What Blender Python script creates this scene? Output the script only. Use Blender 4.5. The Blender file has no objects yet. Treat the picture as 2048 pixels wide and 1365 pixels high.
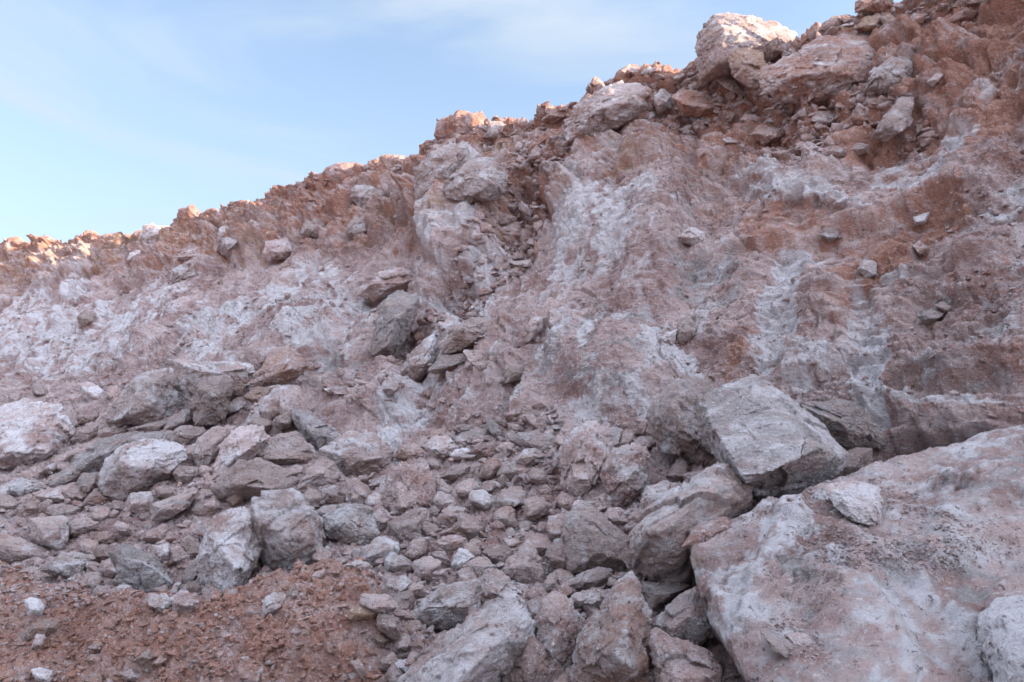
import bpy, bmesh, math, random
import numpy as np
from mathutils import Vector

# ------------------------------------------------------------------ camera, world, sun
sc = bpy.context.scene
FPX = 1593.0                      # focal length in pixels of the 2048 px wide photograph
PITCH = math.radians(8.0)
CAM = np.array([0.0, 0.0, 1.7])
cd = bpy.data.cameras.new('camera'); cam = bpy.data.objects.new('camera', cd)
sc.collection.objects.link(cam); sc.camera = cam
cd.sensor_width = 36.0; cd.lens = 36.0 * FPX / 2048.0; cd.clip_start = 0.05; cd.clip_end = 5000
cam.location = CAM; cam.rotation_euler = (math.radians(90) + PITCH, 0, 0)

SUN_AZ, SUN_EL = 97.0, 18.0       # clockwise from +Y
wd = bpy.data.worlds.new('World'); sc.world = wd; wd.use_nodes = True
wn = wd.node_tree; wn.nodes.clear()
def N(nt, t, **kw):
    n = nt.nodes.new(t)
    for k, v in kw.items(): setattr(n, k, v)
    return n
sky = N(wn, 'ShaderNodeTexSky', sky_type='NISHITA', sun_disc=False)
sky.sun_elevation = math.radians(SUN_EL); sky.sun_rotation = math.radians(SUN_AZ)
sky.altitude = 600; sky.air_density = 1.0; sky.dust_density = 0.6; sky.ozone_density = 1.6
tc = N(wn, 'ShaderNodeTexCoord')
mp = N(wn, 'ShaderNodeMapping'); mp.inputs['Rotation'].default_value = (math.radians(20), math.radians(-24), math.radians(12)); mp.inputs['Scale'].default_value = (1.1, 1.1, 4.2)
nz = N(wn, 'ShaderNodeTexNoise'); nz.inputs['Scale'].default_value = 1.7; nz.inputs['Detail'].default_value = 9; nz.inputs['Roughness'].default_value = 0.52; nz.inputs['Distortion'].default_value = 0.5
cr = N(wn, 'ShaderNodeMapRange', interpolation_type='SMOOTHSTEP'); cr.inputs['From Min'].default_value = 0.42; cr.inputs['From Max'].default_value = 0.70
cr.inputs['To Max'].default_value = 0.75
sx = N(wn, 'ShaderNodeSeparateXYZ')
hz = N(wn, 'ShaderNodeMapRange'); hz.inputs['From Min'].default_value = 0.0; hz.inputs['From Max'].default_value = 0.60; hz.inputs['To Min'].default_value = 0.9; hz.inputs['To Max'].default_value = 0.08
ad = N(wn, 'ShaderNodeMath', operation='ADD', use_clamp=True)
mx = N(wn, 'ShaderNodeMix', data_type='RGBA');    # thin cirrus and haze, in the sky texture's own units
bg = N(wn, 'ShaderNodeBackground'); bg.inputs['Strength'].default_value = 0.125
wo = N(wn, 'ShaderNodeOutputWorld')
L = wn.links.new
# thin cirrus ahead; brighter unseen veil overhead and behind, added to light the rock
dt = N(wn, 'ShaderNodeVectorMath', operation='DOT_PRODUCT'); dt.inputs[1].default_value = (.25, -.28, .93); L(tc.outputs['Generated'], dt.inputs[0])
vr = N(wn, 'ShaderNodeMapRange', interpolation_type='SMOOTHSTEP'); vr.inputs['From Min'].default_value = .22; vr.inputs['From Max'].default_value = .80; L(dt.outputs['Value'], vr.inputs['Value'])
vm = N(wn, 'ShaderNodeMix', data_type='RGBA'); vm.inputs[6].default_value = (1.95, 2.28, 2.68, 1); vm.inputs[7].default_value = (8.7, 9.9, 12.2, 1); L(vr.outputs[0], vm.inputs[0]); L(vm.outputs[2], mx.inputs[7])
L(tc.outputs['Generated'], mp.inputs['Vector']); L(mp.outputs[0], nz.inputs['Vector']); L(nz.outputs['Fac'], cr.inputs['Value'])
L(tc.outputs['Generated'], sx.inputs[0]); L(sx.outputs['Z'], hz.inputs['Value'])
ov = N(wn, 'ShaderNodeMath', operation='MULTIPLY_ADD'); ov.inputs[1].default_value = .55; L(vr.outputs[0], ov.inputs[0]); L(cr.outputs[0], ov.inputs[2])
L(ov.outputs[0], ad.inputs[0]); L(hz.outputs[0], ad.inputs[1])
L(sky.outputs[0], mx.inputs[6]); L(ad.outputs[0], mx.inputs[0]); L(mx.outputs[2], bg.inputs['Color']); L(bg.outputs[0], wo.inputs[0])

sl = bpy.data.lights.new('sun', 'SUN'); sl.energy = 5.0; sl.angle = math.radians(0.5); sl.color = (1.0, 0.80, 0.56)
so = bpy.data.objects.new('sun', sl); sc.collection.objects.link(so)
az, el = math.radians(SUN_AZ), math.radians(SUN_EL)
sdir = Vector((math.sin(az) * math.cos(el), math.cos(az) * math.cos(el), math.sin(el)))
so.rotation_euler = sdir.to_track_quat('Z', 'Y').to_euler()
vs = sc.view_settings; vs.view_transform = 'Standard'; vs.look = 'None'; vs.gamma = 1.0; vs.exposure = 1.55

# ------------------------------------------------------------------ noise
_r = np.random.RandomState(7)
PERM = _r.permutation(256).astype(np.int32); PERM = np.concatenate([PERM, PERM, PERM])
_g = _r.normal(size=(256, 3)).astype(np.float32); GR = _g / np.linalg.norm(_g, axis=1, keepdims=True)
RND = _r.rand(256, 3).astype(np.float32)
def perlin(p):
    p = np.asarray(p, np.float32); sh = p.shape[:-1]; p = p.reshape(-1, 3)
    i = np.floor(p).astype(np.int32); f = p - i; i &= 255
    w = f * f * f * (f * (f * 6 - 15) + 10); out = 0
    for a in (0, 1):
        ha = PERM[i[:, 0] + a]; wa = w[:, 0] if a else 1 - w[:, 0]
        for b in (0, 1):
            hb = PERM[ha + i[:, 1] + b]; wb = w[:, 1] if b else 1 - w[:, 1]
            for c in (0, 1):
                h = PERM[hb + i[:, 2] + c]; wc = w[:, 2] if c else 1 - w[:, 2]
                g = GR[h]
                out = out + wa * wb * wc * (g[:, 0] * (f[:, 0] - a) + g[:, 1] * (f[:, 1] - b) + g[:, 2] * (f[:, 2] - c))
    return (out * 1.6).reshape(sh)
def fbm(p, o=4, gain=0.5):
    s = 0; a = 1.0; p = np.asarray(p, np.float32)
    for k in range(o): s = s + a * perlin(p + 17.3 * k); p = p * 2.03; a *= gain
    return s
def ridged(p, o=4, gain=0.5):
    s = 0; a = 1.0; p = np.asarray(p, np.float32)
    for k in range(o): s = s + a * (1 - np.abs(perlin(p + 31.7 * k)) * 2); p = p * 2.07; a *= gain
    return s
def worley(p):
    p = np.asarray(p, np.float32); sh = p.shape[:-1]; p = p.reshape(-1, 3)
    i = np.floor(p).astype(np.int32); f1 = np.full(len(p), 9., np.float32); f2 = f1.copy(); cid = np.zeros(len(p), np.int32)
    for a in (-1, 0, 1):
        for b in (-1, 0, 1):
            for c in (-1, 0, 1):
                j = (i + (a, b, c)); h = PERM[PERM[PERM[j[:, 0] & 255] + (j[:, 1] & 255)] + (j[:, 2] & 255)]
                d = np.linalg.norm(j + RND[h] - p, axis=1)
                n = d < f1; f2 = np.where(n, f1, np.minimum(f2, d)); cid = np.where(n, h, cid); f1 = np.where(n, d, f1)
    return f1.reshape(sh), f2.reshape(sh), cid.reshape(sh)
def facets(p):
    """broken planes: every cell of the rock has a slope of its own"""
    p = np.asarray(p, np.float32); sh = p.shape[:-1]; p = p.reshape(-1, 3); i = np.floor(p).astype(np.int32); f1 = np.full(len(p), 9., np.float32); out = np.zeros(len(p), np.float32)
    for a in (-1, 0, 1):
        for b in (-1, 0, 1):
            for c in (-1, 0, 1):
                j = (i + (a, b, c)); h = PERM[PERM[PERM[j[:, 0] & 255] + (j[:, 1] & 255)] + (j[:, 2] & 255)]
                dv_ = p - j - RND[h]; d = (dv_ * dv_).sum(1); n = d < f1; f1 = np.where(n, d, f1); out = np.where(n, (dv_ * GR[h]).sum(1) + .35 * (RND[h][:, 1] - .5), out)
    return out.reshape(sh)
def sstep(a, b, x):
    t = np.clip((x - a) / (b - a), 0, 1); return t * t * (3 - 2 * t)

# ------------------------------------------------------------------ pixel <-> place
CP, SP = math.cos(PITCH), math.sin(PITCH)
def place(u, v, D):
    """the point at depth D metres seen at (u, v)"""
    u, v, D = np.broadcast_arrays(np.asarray(u, float), np.asarray(v, float), np.asarray(D, float))
    x = (u - 1024.) / FPX; y = -(v - 682.5) / FPX
    return np.stack([CAM[0] + D * x, CAM[1] + D * (CP - y * SP), CAM[2] + D * (SP + y * CP)], -1)
def v_of(D, z):
    Y = (D - (z - CAM[2]) * SP) / CP
    return 682.5 - FPX * ((z - CAM[2]) * CP - Y * SP) / D
def px(P):
    d = P - CAM; D = d[..., 1] * CP + d[..., 2] * SP
    return 1024 + FPX * d[..., 0] / D, 682.5 - FPX * (-d[..., 1] * SP + d[..., 2] * CP) / D, D

# ------------------------------------------------------------------ materials
def vmath(nt, op, a, b=None, clamp=False):
    n = N(nt, 'ShaderNodeMath', operation=op, use_clamp=clamp)
    for k, s in enumerate((a, b)):
        if s is None: continue
        if isinstance(s, (int, float)): n.inputs[k].default_value = s
        else: nt.links.new(s, n.inputs[k])
    return n.outputs[0]
def rock_material(name, source, bump=1.0, scale=1.0):
    m = bpy.data.materials.new(name); m.use_nodes = True; nt = m.node_tree; nt.nodes.clear(); L = nt.links.new
    out = N(nt, 'ShaderNodeOutputMaterial'); bs = N(nt, 'ShaderNodeBsdfPrincipled'); L(bs.outputs[0], out.inputs[0])
    bs.inputs['Roughness'].default_value = 0.93; bs.inputs['Specular IOR Level'].default_value = 0.18
    tc = N(nt, 'ShaderNodeTexCoord'); co = tc.outputs['Object']
    if source == 'object':
        oi = N(nt, 'ShaderNodeObjectInfo'); col, alpha = oi.outputs['Color'], oi.outputs['Alpha']
        s = N(nt, 'ShaderNodeVectorMath', operation='SCALE'); L(oi.outputs['Location'], s.inputs[0]); s.inputs['Scale'].default_value = 3.7
        a = N(nt, 'ShaderNodeVectorMath', operation='ADD'); L(co, a.inputs[0]); L(s.outputs[0], a.inputs[1]); co = a.outputs[0]
    else:
        at = N(nt, 'ShaderNodeAttribute', attribute_name='mask'); col, alpha = at.outputs['Color'], at.outputs['Alpha']
    sep = N(nt, 'ShaderNodeSeparateColor'); L(col, sep.inputs[0])
    W, R, G, O = sep.outputs[0], sep.outputs[1], sep.outputs[2], alpha
    if source == 'object': W = vmath(nt, 'ADD', W, .10)
    def noise(sc_, det, rough, stretch=None, dist=0.0, off=0.0):
        v = co
        if stretch or off:
            mp = N(nt, 'ShaderNodeMapping'); L(co, mp.inputs['Vector'])
            if stretch: mp.inputs['Scale'].default_value = stretch; mp.inputs['Rotation'].default_value = (0.25, 0.3, 0.4)
            mp.inputs['Location'].default_value = (off, off * 1.3, off * .7); v = mp.outputs[0]
        n = N(nt, 'ShaderNodeTexNoise'); L(v, n.inputs['Vector'])
        n.inputs['Scale'].default_value = sc_ * scale; n.inputs['Detail'].default_value = det; n.inputs['Roughness'].default_value = rough; n.inputs['Distortion'].default_value = dist
        return n.outputs['Fac']
    n_big = noise(1.1, 6, .6); n_mid = noise(5, 8, .68, off=5.1); n_bed = noise(3.2, 9, .7, (1, 1, 3.4), .6, 11.); n_fine = noise(26, 6, .72, off=3.); n_pat = noise(2.6, 10, .72, None, .5, 21.)
    n_red = noise(3.7, 8, .7, None, .3, 41.); n_och = noise(2.2, 8, .68, None, .3, 61.)
    def fac(mask, n, lo, hi, k=1.5, gain=1.0):
        # mask plus centred noise, through a soft threshold
        a = vmath(nt, 'SUBTRACT', n, 0.5); a = vmath(nt, 'MULTIPLY', a, k); s = vmath(nt, 'ADD', a, mask)
        r = N(nt, 'ShaderNodeMapRange', interpolation_type='SMOOTHSTEP'); L(s, r.inputs['Value']); r.inputs['From Min'].default_value = lo; r.inputs['From Max'].default_value = hi; r.inputs['To Max'].default_value = gain
        return r.outputs[0]
    def mix(f, a, b):
        n = N(nt, 'ShaderNodeMix', data_type='RGBA'); 
        if isinstance(f, float): n.inputs[0].default_value = f
        else: L(f, n.inputs[0])
        for k, s in ((6, a), (7, b)):
            if isinstance(s, tuple): n.inputs[k].default_value = (*s, 1)
            else: L(s, n.inputs[k])
        return n.outputs[2]
    c = mix(fac(0.0, n_big, -.25, .25, 1.6), (.32, .185, .162), (.60, .44, .41))
    c = mix(fac(0.0, n_bed, -.1, .35, 2.0, .55), c, (.62, .515, .52))
    if source == 'object': c = mix(vmath(nt, 'MULTIPLY', oi.outputs['Random'], .45), c, mix(n_mid, (.30, .235, .20), (.47, .39, .34)))
    c = mix(fac(G, n_bed, .25, 1.0, 2.6, .8), c, mix(n_mid, (.20, .178, .170), (.47, .43, .43)))
    c = mix(fac(O, n_och, .3, 1.0, 2.4, .85), c, mix(n_mid, (.33, .19, .12), (.55, .37, .26)))
    c = mix(fac(R, n_red, .25, 1.0, 2.4, .88), c, mix(n_mid, (.30, .120, .078), (.54, .275, .195)))
    geo = N(nt, 'ShaderNodeNewGeometry'); pr = N(nt, 'ShaderNodeMapRange', interpolation_type='SMOOTHSTEP'); L(geo.outputs['Pointiness'], pr.inputs['Value'])
    pr.inputs['From Min'].default_value = .515; pr.inputs['From Max'].default_value = .60; pr.inputs['To Max'].default_value = .34      # crushed edges show pale gypsum
    W2 = vmath(nt, 'ADD', W, pr.outputs[0])
    c = mix(fac(W2, n_pat, .30 if source == 'object' else .22, .95 if source == 'object' else 1.15, 3.4 if source == 'object' else 2.6, .95), c, mix(n_mid, (.56, .48, .49), (.84, .80, .81)))
    # rusty freckles and small dark pits, crusted white grains
    c = mix(fac(0.0, n_fine, .10, .30, 1.8, .65), c, (.78, .71, .71))
    c = mix(fac(0.0, noise(17, 7, .78, off=77.), .11, .28, 1.9, .82), c, (.13, .08, .062))
    c = mix(fac(0.0, noise(75, 4, .75, off=31.), .08, .34, 1.8, .5), c, (.17, .11, .09)); c = mix(fac(0.0, noise(60, 4, .75, off=57.), .10, .34, 1.8, .55), c, (.76, .70, .70))
    if source == 'object':       # no two stones are equally dark
        br = N(nt, 'ShaderNodeMapRange'); L(oi.outputs['Random'], br.inputs['Value']); br.inputs['To Min'].default_value = 1.06; br.inputs['To Max'].default_value = .76
        hv = N(nt, 'ShaderNodeHueSaturation'); L(c, hv.inputs['Color']); L(vmath(nt, 'ADD', br.outputs[0], vmath(nt, 'MULTIPLY', W, .2)), hv.inputs['Value']); c = hv.outputs[0]
    L(c, bs.inputs['Base Color'])
    h = vmath(nt, 'MULTIPLY', noise(9, 9, .7, off=8.), 1.0); h = vmath(nt, 'ADD', h, vmath(nt, 'MULTIPLY', noise(38, 6, .75, off=9.), .6)); h = vmath(nt, 'ADD', h, vmath(nt, 'MULTIPLY', n_bed, .8)); h = vmath(nt, 'ADD', h, vmath(nt, 'MULTIPLY', noise(120, 4, .7, off=4.), .22))
    bp = N(nt, 'ShaderNodeBump'); bp.inputs['Strength'].default_value = 1.0 * bump; bp.inputs['Distance'].default_value = 0.095; L(h, bp.inputs['Height']); L(bp.outputs[0], bs.inputs['Normal'])
    return m
M_ROCK = rock_material('weathered_rock', 'object')
M_FACE = rock_material('quarry_rock', 'mask')

def tag(o, label=None, cat=None, group=None, kind=None):
    if label: o['label'] = label
    if cat: o['category'] = cat
    if group: o['group'] = group
    if kind: o['kind'] = kind
    return o
def mesh_from(name, V, F, mat, mask=None, smooth=True):
    """V (n,3), F (m,k) with k = 3 or 4"""
    me = bpy.data.meshes.new(name); V = np.ascontiguousarray(V, np.float32); F = np.ascontiguousarray(F, np.int32); k = F.shape[1]
    me.vertices.add(len(V)); me.vertices.foreach_set('co', V.ravel())
    me.loops.add(F.size); me.loops.foreach_set('vertex_index', F.ravel())
    me.polygons.add(len(F)); me.polygons.foreach_set('loop_start', np.arange(0, F.size, k, dtype=np.int32))
    me.update(calc_edges=True)
    me.polygons.foreach_set('use_smooth', np.full(len(F), smooth, bool))
    if mask is not None:
        a = me.color_attributes.new('mask', 'FLOAT_COLOR', 'POINT'); a.data.foreach_set('color', np.ascontiguousarray(mask, np.float32).ravel())
    me.materials.append(mat)
    o = bpy.data.objects.new(name, me); sc.collection.objects.link(o)
    return o

# ------------------------------------------------------------------ the hillside: columns from the foot to the crest
def pchip(x, xs, ys):
    xs = np.array(xs, float); ys = np.array(ys, float); h = np.diff(xs); d = np.diff(ys) / h; m = np.zeros(len(xs))
    m[0], m[-1] = d[0], d[-1]
    for i in range(1, len(xs) - 1):
        if d[i - 1] * d[i] > 0: w1 = 2 * h[i] + h[i - 1]; w2 = h[i] + 2 * h[i - 1]; m[i] = (w1 + w2) / (w1 / d[i - 1] + w2 / d[i])
    x = np.clip(x, xs[0], xs[-1]); i = np.clip(np.searchsorted(xs, x) - 1, 0, len(xs) - 2); t = (x - xs[i]) / h[i]
    return ((1 + 2 * t) * (1 - t) ** 2) * ys[i] + t * (1 - t) ** 2 * h[i] * m[i] + t * t * (3 - 2 * t) * ys[i + 1] + t * t * (t - 1) * h[i] * m[i + 1]

crest_in = [(0, 502, 34), (90, 488, 32.5), (235, 474, 30), (270, 486, 29), (345, 462, 27), (385, 432, 26.3), (470, 424, 24.5), (520, 404, 23.5), (620, 380, 22), (700, 350, 20.6), (790, 332, 19.4), (840, 326, 18.8),
            (880, 298, 18.4), (910, 276, 18), (960, 256, 17.4), (1080, 246, 16.6), (1130, 226, 16.2), (1200, 192, 15.6), (1280, 176, 15), (1380, 168, 14.5), (1430, 150, 14.2), (1530, 104, 13.7), (1640, 68, 13.1), (1710, 34, 12.7), (1790, 14, 12.4), (1900, -28, 11.8), (2048, -75, 11)]
crest_off = {-4000: (75, 12.5), -2200: (60, 12), -900: (46, 11.2), 2400: (9.8, 9.6), 3200: (8.2, 11.6), 4600: (6.5, 13), 7000: (5, 14), 14000: (2.2, 14), 30000: (.95, 13)}
base_in = [(0, 775, 20), (200, 760, 17), (330, 735, 15), (560, 770, 12.2), (700, 830, 10.6), (830, 862, 9.5), (1000, 868, 8.8), (1150, 868, 8.2), (1300, 862, 7.8), (1450, 865, 7.5), (1600, 880, 7.1), (1750, 905, 6.6), (2048, 880, 5.9)]
base_off = {-4000: (45, 2.6), -2200: (38, 3.0), -900: (30, 3.4), 2400: (5.2, 1.6), 3200: (4.3, 1.3), 4600: (3.2, .8), 7000: (2.2, .4), 14000: (1.2, .3), 30000: (.52, .3)}
foot = [(-4000, 7.5), (-900, 6.6), (0, 5.6), (400, 5.2), (800, 4.6), (1150, 4.1), (1450, 3.9), (2048, 3.8), (3200, 3.0), (4600, 2.2), (7000, 1.5), (14000, .85), (30000, .42)]
def table(ins, off):
    t = [(u, v, D) for u, v, D in ins] + [(u, float(v_of(D, z)), D) for u, (D, z) in off.items()]
    t.sort(); return [a[0] for a in t], [a[1] for a in t], [a[2] for a in t]
cu, cv, cD = table(crest_in, crest_off); bu, bv, bD = table(base_in, base_off)
U = np.concatenate([-np.geomspace(4000, 45, 90), np.arange(-40, 2092, 1.7), np.geomspace(2100, 30000, 190)])
nC = len(U)
vc, Dc = pchip(U, cu, cv), 1 / pchip(U, cu, [1 / d for d in cD]); vb, Db = pchip(U, bu, bv), 1 / pchip(U, bu, [1 / d for d in bD])
vf, Df = np.full(nC, 1385.), 1 / pchip(U, [a[0] for a in foot], [1 / a[1] for a in foot])
nNear, nRub, nWall, nBack = 26, 400, 560, 46
rows = []; tt = []; zone = []
Pf = place(U, vf, Df)
near = np.stack([Pf[:, 0] * .35, np.full(nC, .3), np.zeros(nC)], -1); back = np.stack([Pf[:, 0] * 1.1, np.full(nC, -9.), np.full(nC, -.02)], -1)
for k in range(nNear):
    s = k / nNear
    P = back + (near - back) * (s / .4) if s < .4 else near + (Pf - near) * ((s - .4) / .6) ** 1.3
    rows.append(P); tt.append(s - 1); zone.append(np.full(nC, 1500.))
for k in range(nRub):
    s = k / nRub; v = vf + (vb - vf) * s; D = 1 / ((1 - s) / Df + s / Db)
    rows.append(place(U, v, D)); tt.append(s); zone.append(v)
for k in range(nWall):
    s = k / (nWall - 1.); v = vb + (vc - vb) * s; q = 1 - (1 - s) ** 1.22; D = 1 / ((1 - q) / Db + q / Dc)
    rows.append(place(U, v, D)); tt.append(1 + s); zone.append(v)
Pc = rows[-1]; rad = Pc[:, :2] / np.linalg.norm(Pc[:, :2], axis=1, keepdims=True)
for k in range(1, nBack + 1):
    dst = .03 * k + 14 * (k / nBack) ** 3
    P = Pc.copy(); P[:, :2] += rad * dst; P[:, 2] += np.minimum(.08 * dst, .25) - .01 * dst
    rows.append(P); tt.append(2 + k / nBack); zone.append(vc - k)
G0 = np.array(rows); T = np.array(tt)[:, None] * np.ones(nC); VV = np.array(zone); UU = np.ones(len(rows))[:, None] * U
nR = len(rows)
du = np.gradient(G0, axis=1); dv = np.gradient(G0, axis=0); NN = np.cross(du, dv)
for _ in range(14):                                    # smooth normals
    NN = NN / (np.linalg.norm(NN, axis=-1, keepdims=True) + 1e-9)
    NN[1:-1] = (NN[:-2] + NN[1:-1] * 2 + NN[2:]) / 4; NN[:, 1:-1] = (NN[:, :-2] + NN[:, 1:-1] * 2 + NN[:, 2:]) / 4
NN = NN / (np.linalg.norm(NN, axis=-1, keepdims=True) + 1e-9)
if NN[nNear + nRub // 2, nC // 2, 2] < 0: NN = -NN
P0 = G0.astype(np.float32); leftish = 1 - .88 * sstep(1020, 1200, UU) * (1 - sstep(2500, 3500, UU))
inframe = sstep(-400, -60, UU) * (1 - sstep(2110, 2500, UU)) * (T > -.55)
wall = sstep(.97, 1.06, T); rub = sstep(-.3, .02, T) * (1 - wall)
wu = UU + 20 * fbm(P0 * 1.3 + 5, 4) + 8 * fbm(P0 * 6 + 50, 3); wv = VV + 20 * fbm(P0 * 1.3 + 90, 4) + 8 * fbm(P0 * 6 + 150, 3)
# q runs along the hillside (metres), sheared so that lines of equal q follow the run of the slope
qa = np.concatenate([[0], np.cumsum(np.linalg.norm(np.diff(.5 * (G0[nNear + nRub] + Pc), axis=0), axis=1))])
shear = np.interp(UU, [-400, 0, 900, 1300, 1550, 2048], [1.2, 1.15, .85, .55, .28, .1])
q = np.interp(UU + shear * (VV - vb[None, :]), U, qa); hgt = P0[..., 2]
def blur(a, n):
    a = a.astype(np.float32)
    for _ in range(n): a[1:-1] = (a[:-2] + a[1:-1] * 2 + a[2:]) / 4; a[:, 1:-1] = (a[:, :-2] + a[:, 1:-1] * 2 + a[:, 2:]) / 4
    return a
def ell(u, v, ru, rv, ang=0, soft=True, warp=1.0):
    """1 inside, 0 outside of an ellipse turned by ang degrees (clockwise on the picture)"""
    a = math.radians(ang); X = (wu if warp else UU) - u; Y = (wv if warp else VV) - v
    x = (X * math.cos(a) + Y * math.sin(a)) / ru; y = (-X * math.sin(a) + Y * math.cos(a)) / rv
    return np.clip(1 - (x * x + y * y), 0, 1)
disp = np.zeros_like(T)
upper = sstep(1.56, 1.74, T) * (1 - sstep(2.2, 2.6, T))
upper = np.clip(upper + .25 * perlin(P0 * .5 + 3) * (T > 1.3), 0, 1)
farfade = 1 + .35 * sstep(15, 35, G0[..., 1])
disp += ((.10 + .12 * leftish) * fbm(P0 * .42 + 2, 3)) * (wall * .9 + .25) * sstep(-.4, .3, T)
disp += (.05 + .06 * leftish) * fbm(P0 * 1.7 + 30, 4) * wall
# ribs and gullies down the slope, sharp on their crests
st = np.stack([q * .75 + .25 * fbm(P0 * .8, 2), hgt * .16, q * 0], -1); rib = ridged(st, 3, .5) - 1.0
disp += .15 * rib * wall * (1 - .75 * upper) * leftish
st2 = np.stack([q * 3.3 + .3 * fbm(P0 * 2, 2), hgt * .7, q * 0 + 4], -1)
dusty = wall * (1 - upper) * (1 - sstep(1000, 1350, UU) * .6) * np.clip(.85 + .6 * perlin(P0 * .35 + 33), 0, 1)
disp += .055 * ridged(st2, 3, .55) * wall * (1 - upper) * leftish
st3 = np.stack([q * 11 + .3 * fbm(P0 * 3, 2), hgt * 2.6, q * 0 + 14], -1); disp += .016 * ridged(st3, 3, .6) * wall * (1 - upper) * leftish
Ps = np.stack([q * .55, hgt * .33, q * 0 + 3], -1); disp += (.05 + .13 * leftish) * blur(facets(Ps + .12 * np.stack([fbm(P0 * 1.2, 2)] * 3, -1)), 60) * wall * (1 - .5 * upper)
# lumps and blocks set in the upper band, cracks between them
f1, f2, cid = worley(P0 * .95 + .35 * np.stack([fbm(P0 * .9, 2)] * 3, -1)); e = np.clip((f2 - f1) * 3.2, 0, 1)
disp += upper * blur(.42 * np.sqrt(e) * (.4 + .9 * (cid % 7) / 6.) - .17, 5)
f1b, f2b, cidb = worley(P0 * 2.7 + 11 + .3 * np.stack([fbm(P0 * 2.9, 2)] * 3, -1)); eb = np.clip((f2b - f1b) * 3., 0, 1)
rough = np.clip(.5 + .9 * perlin(P0 * .6 + 70), 0, 1)
disp += .11 * (np.sqrt(eb) * (.3 + .8 * (cidb % 5) / 4.) - .45) * (upper * .9 + (.30 * wall * rough) * (1 - .5 * dusty) + .35 * rub)
f1c, f2c, cidc = worley(P0 * 8. + 21 + .3 * np.stack([fbm(P0 * 7, 2)] * 3, -1)); ec = np.clip((f2c - f1c) * 2.6, 0, 1)
soilpoly_v = np.interp(wu, [-60, 0, 150, 300, 430, 540, 620, 690, 745, 775, 800, 830], [1100, 1120, 1185, 1215, 1225, 1190, 1165, 1140, 1170, 1240, 1345, 1420])
soil = sstep(-8, 14, wv - soilpoly_v) * (T > -.6) * (wu < 850)
disp += .045 * (np.sqrt(ec) * (.3 + .8 * (cidc % 5) / 4.) - .45) * (upper * .8 + .25 * wall * rough + 1. * rub * (1 - soil))
# flat ledges of bedding rock, mostly to the right, rising gently rightwards
bed = hgt - .16 * P0[..., 0] + .30 * P0[..., 1] * .3 + .22 * fbm(P0 * .7 + 44, 3)
right = sstep(1330, 1620, UU) * wall
for fr, am, off in ((.85, .22, .2), (2.4, .075, .55), (7., .034, .1)):
    s = bed * fr + off; s = s - np.floor(s); saw = sstep(0, .16, s) * (1 - s)
    disp += am * (saw - .45) * (1.5 * right + .16 * wall) * (1 - .6 * upper) * sstep(-.25, .35, perlin(np.stack([P0[..., 0] * .8, P0[..., 1] * .8, bed * fr * 1.0], -1) + 9) + .1)
# fractured planes
Pw = P0 * (1, 1, 1.5) + .18 * np.stack([fbm(P0 * 1.5 + k, 2) for k in (1, 40, 80)], -1)
brk = wall * (1 - .85 * dusty) * (.42 + .58 * leftish)
disp += .15 * blur(facets(Pw * 1.05 + 3), 6) * brk + .085 * facets(Pw * 2.6 + 9) * brk * (.4 + rough) + .030 * facets(Pw * 7 + 5) * brk * (.5 + .8 * rough) + .03 * facets(Pw * 5 + 15) * rub * (1 - soil)
# rough fine relief
disp += .048 * ridged(P0 * 3.6 + 12, 4, .58) * (wall * (.35 + .9 * rough) * (1 - .6 * dusty) + rub * .6)
disp += .018 * ridged(P0 * 13. + 3, 3, .6) * (wall * (.4 + rough) * (1 - .5 * dusty) + rub)
disp += soil * .018 * facets(P0 * 4.2 + 5) + soil * (.035 * fbm(P0 * 2.2, 3) + .014 * ridged(P0 * 9, 3, .6) + .02 * np.sqrt(ec) * (cidc % 3 == 0))
# placed relief: (u, v, ru, rv, angle, metres)
RELIEF = [
 (1250, 400, 180, 175, 20, .5), (1310, 520, 60, 200, 22, .25), (1100, 470, 22, 120, 8, -.2), (1035, 440, 50, 100, 28, -.4), (930, 600, 70, 70, 30, -.25), (1430, 575, 110, 70, 15, -.12),
 (1230, 740, 150, 110, 0, .45), (1075, 690, 60, 60, 30, -.35), (940, 480, 85, 110, 15, .55), (900, 430, 90, 110, 0, .35), (870, 560, 60, 50, -30, .15),
 (1560, 640, 46, 170, 12, -.16), (1620, 600, 34, 150, 12, .10), (1735, 700, 40, 190, -8, -.2), (1660, 640, 45, 90, 0, .14), (1790, 560, 40, 90, 25, .15),
 (1600, 385, 130, 42, 5, .35), (1690, 420, 120, 16, 12, .15), (1570, 270, 260, 80, 8, -.30), (1830, 470, 170, 40, -48, -.25), (1920, 560, 150, 40, -12, .28), (1950, 490, 100, 60, -10, .22),
 (1900, 740, 200, 60, -6, .08), (1850, 905, 190, 55, -8, -.60), (1850, 820, 190, 30, -4, .18), (1960, 320, 70, 140, 20, .25), (1900, 190, 90, 60, -20, .25),
 (1480, 700, 90, 40, 10, .15), (1340, 560, 40, 60, 0, .2), (720, 690, 60, 60, 0, .2), (620, 640, 90, 60, -40, .15), (560, 830, 70, 60, 0, .25), (740, 790, 110, 70, -20, .22), (850, 800, 60, 70, 30, -.12),
 (640, 440, 80, 60, -20, .35), (740, 420, 60, 60, 0, .2), (470, 490, 60, 60, 0, .35), (540, 470, 50, 50, 0, .3), (160, 560, 30, 70, 12, .35), (100, 560, 60, 50, 0, .25), (300, 540, 40, 50, 0, .2), (390, 540, 60, 40, 0, .25),
 (660, 1250, 230, 130, 8, .16), (330, 1290, 260, 90, 8, .10), (300, 1260, 260, 60, 0, .05), (1010, 930, 120, 50, 0, .05),
]
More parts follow.
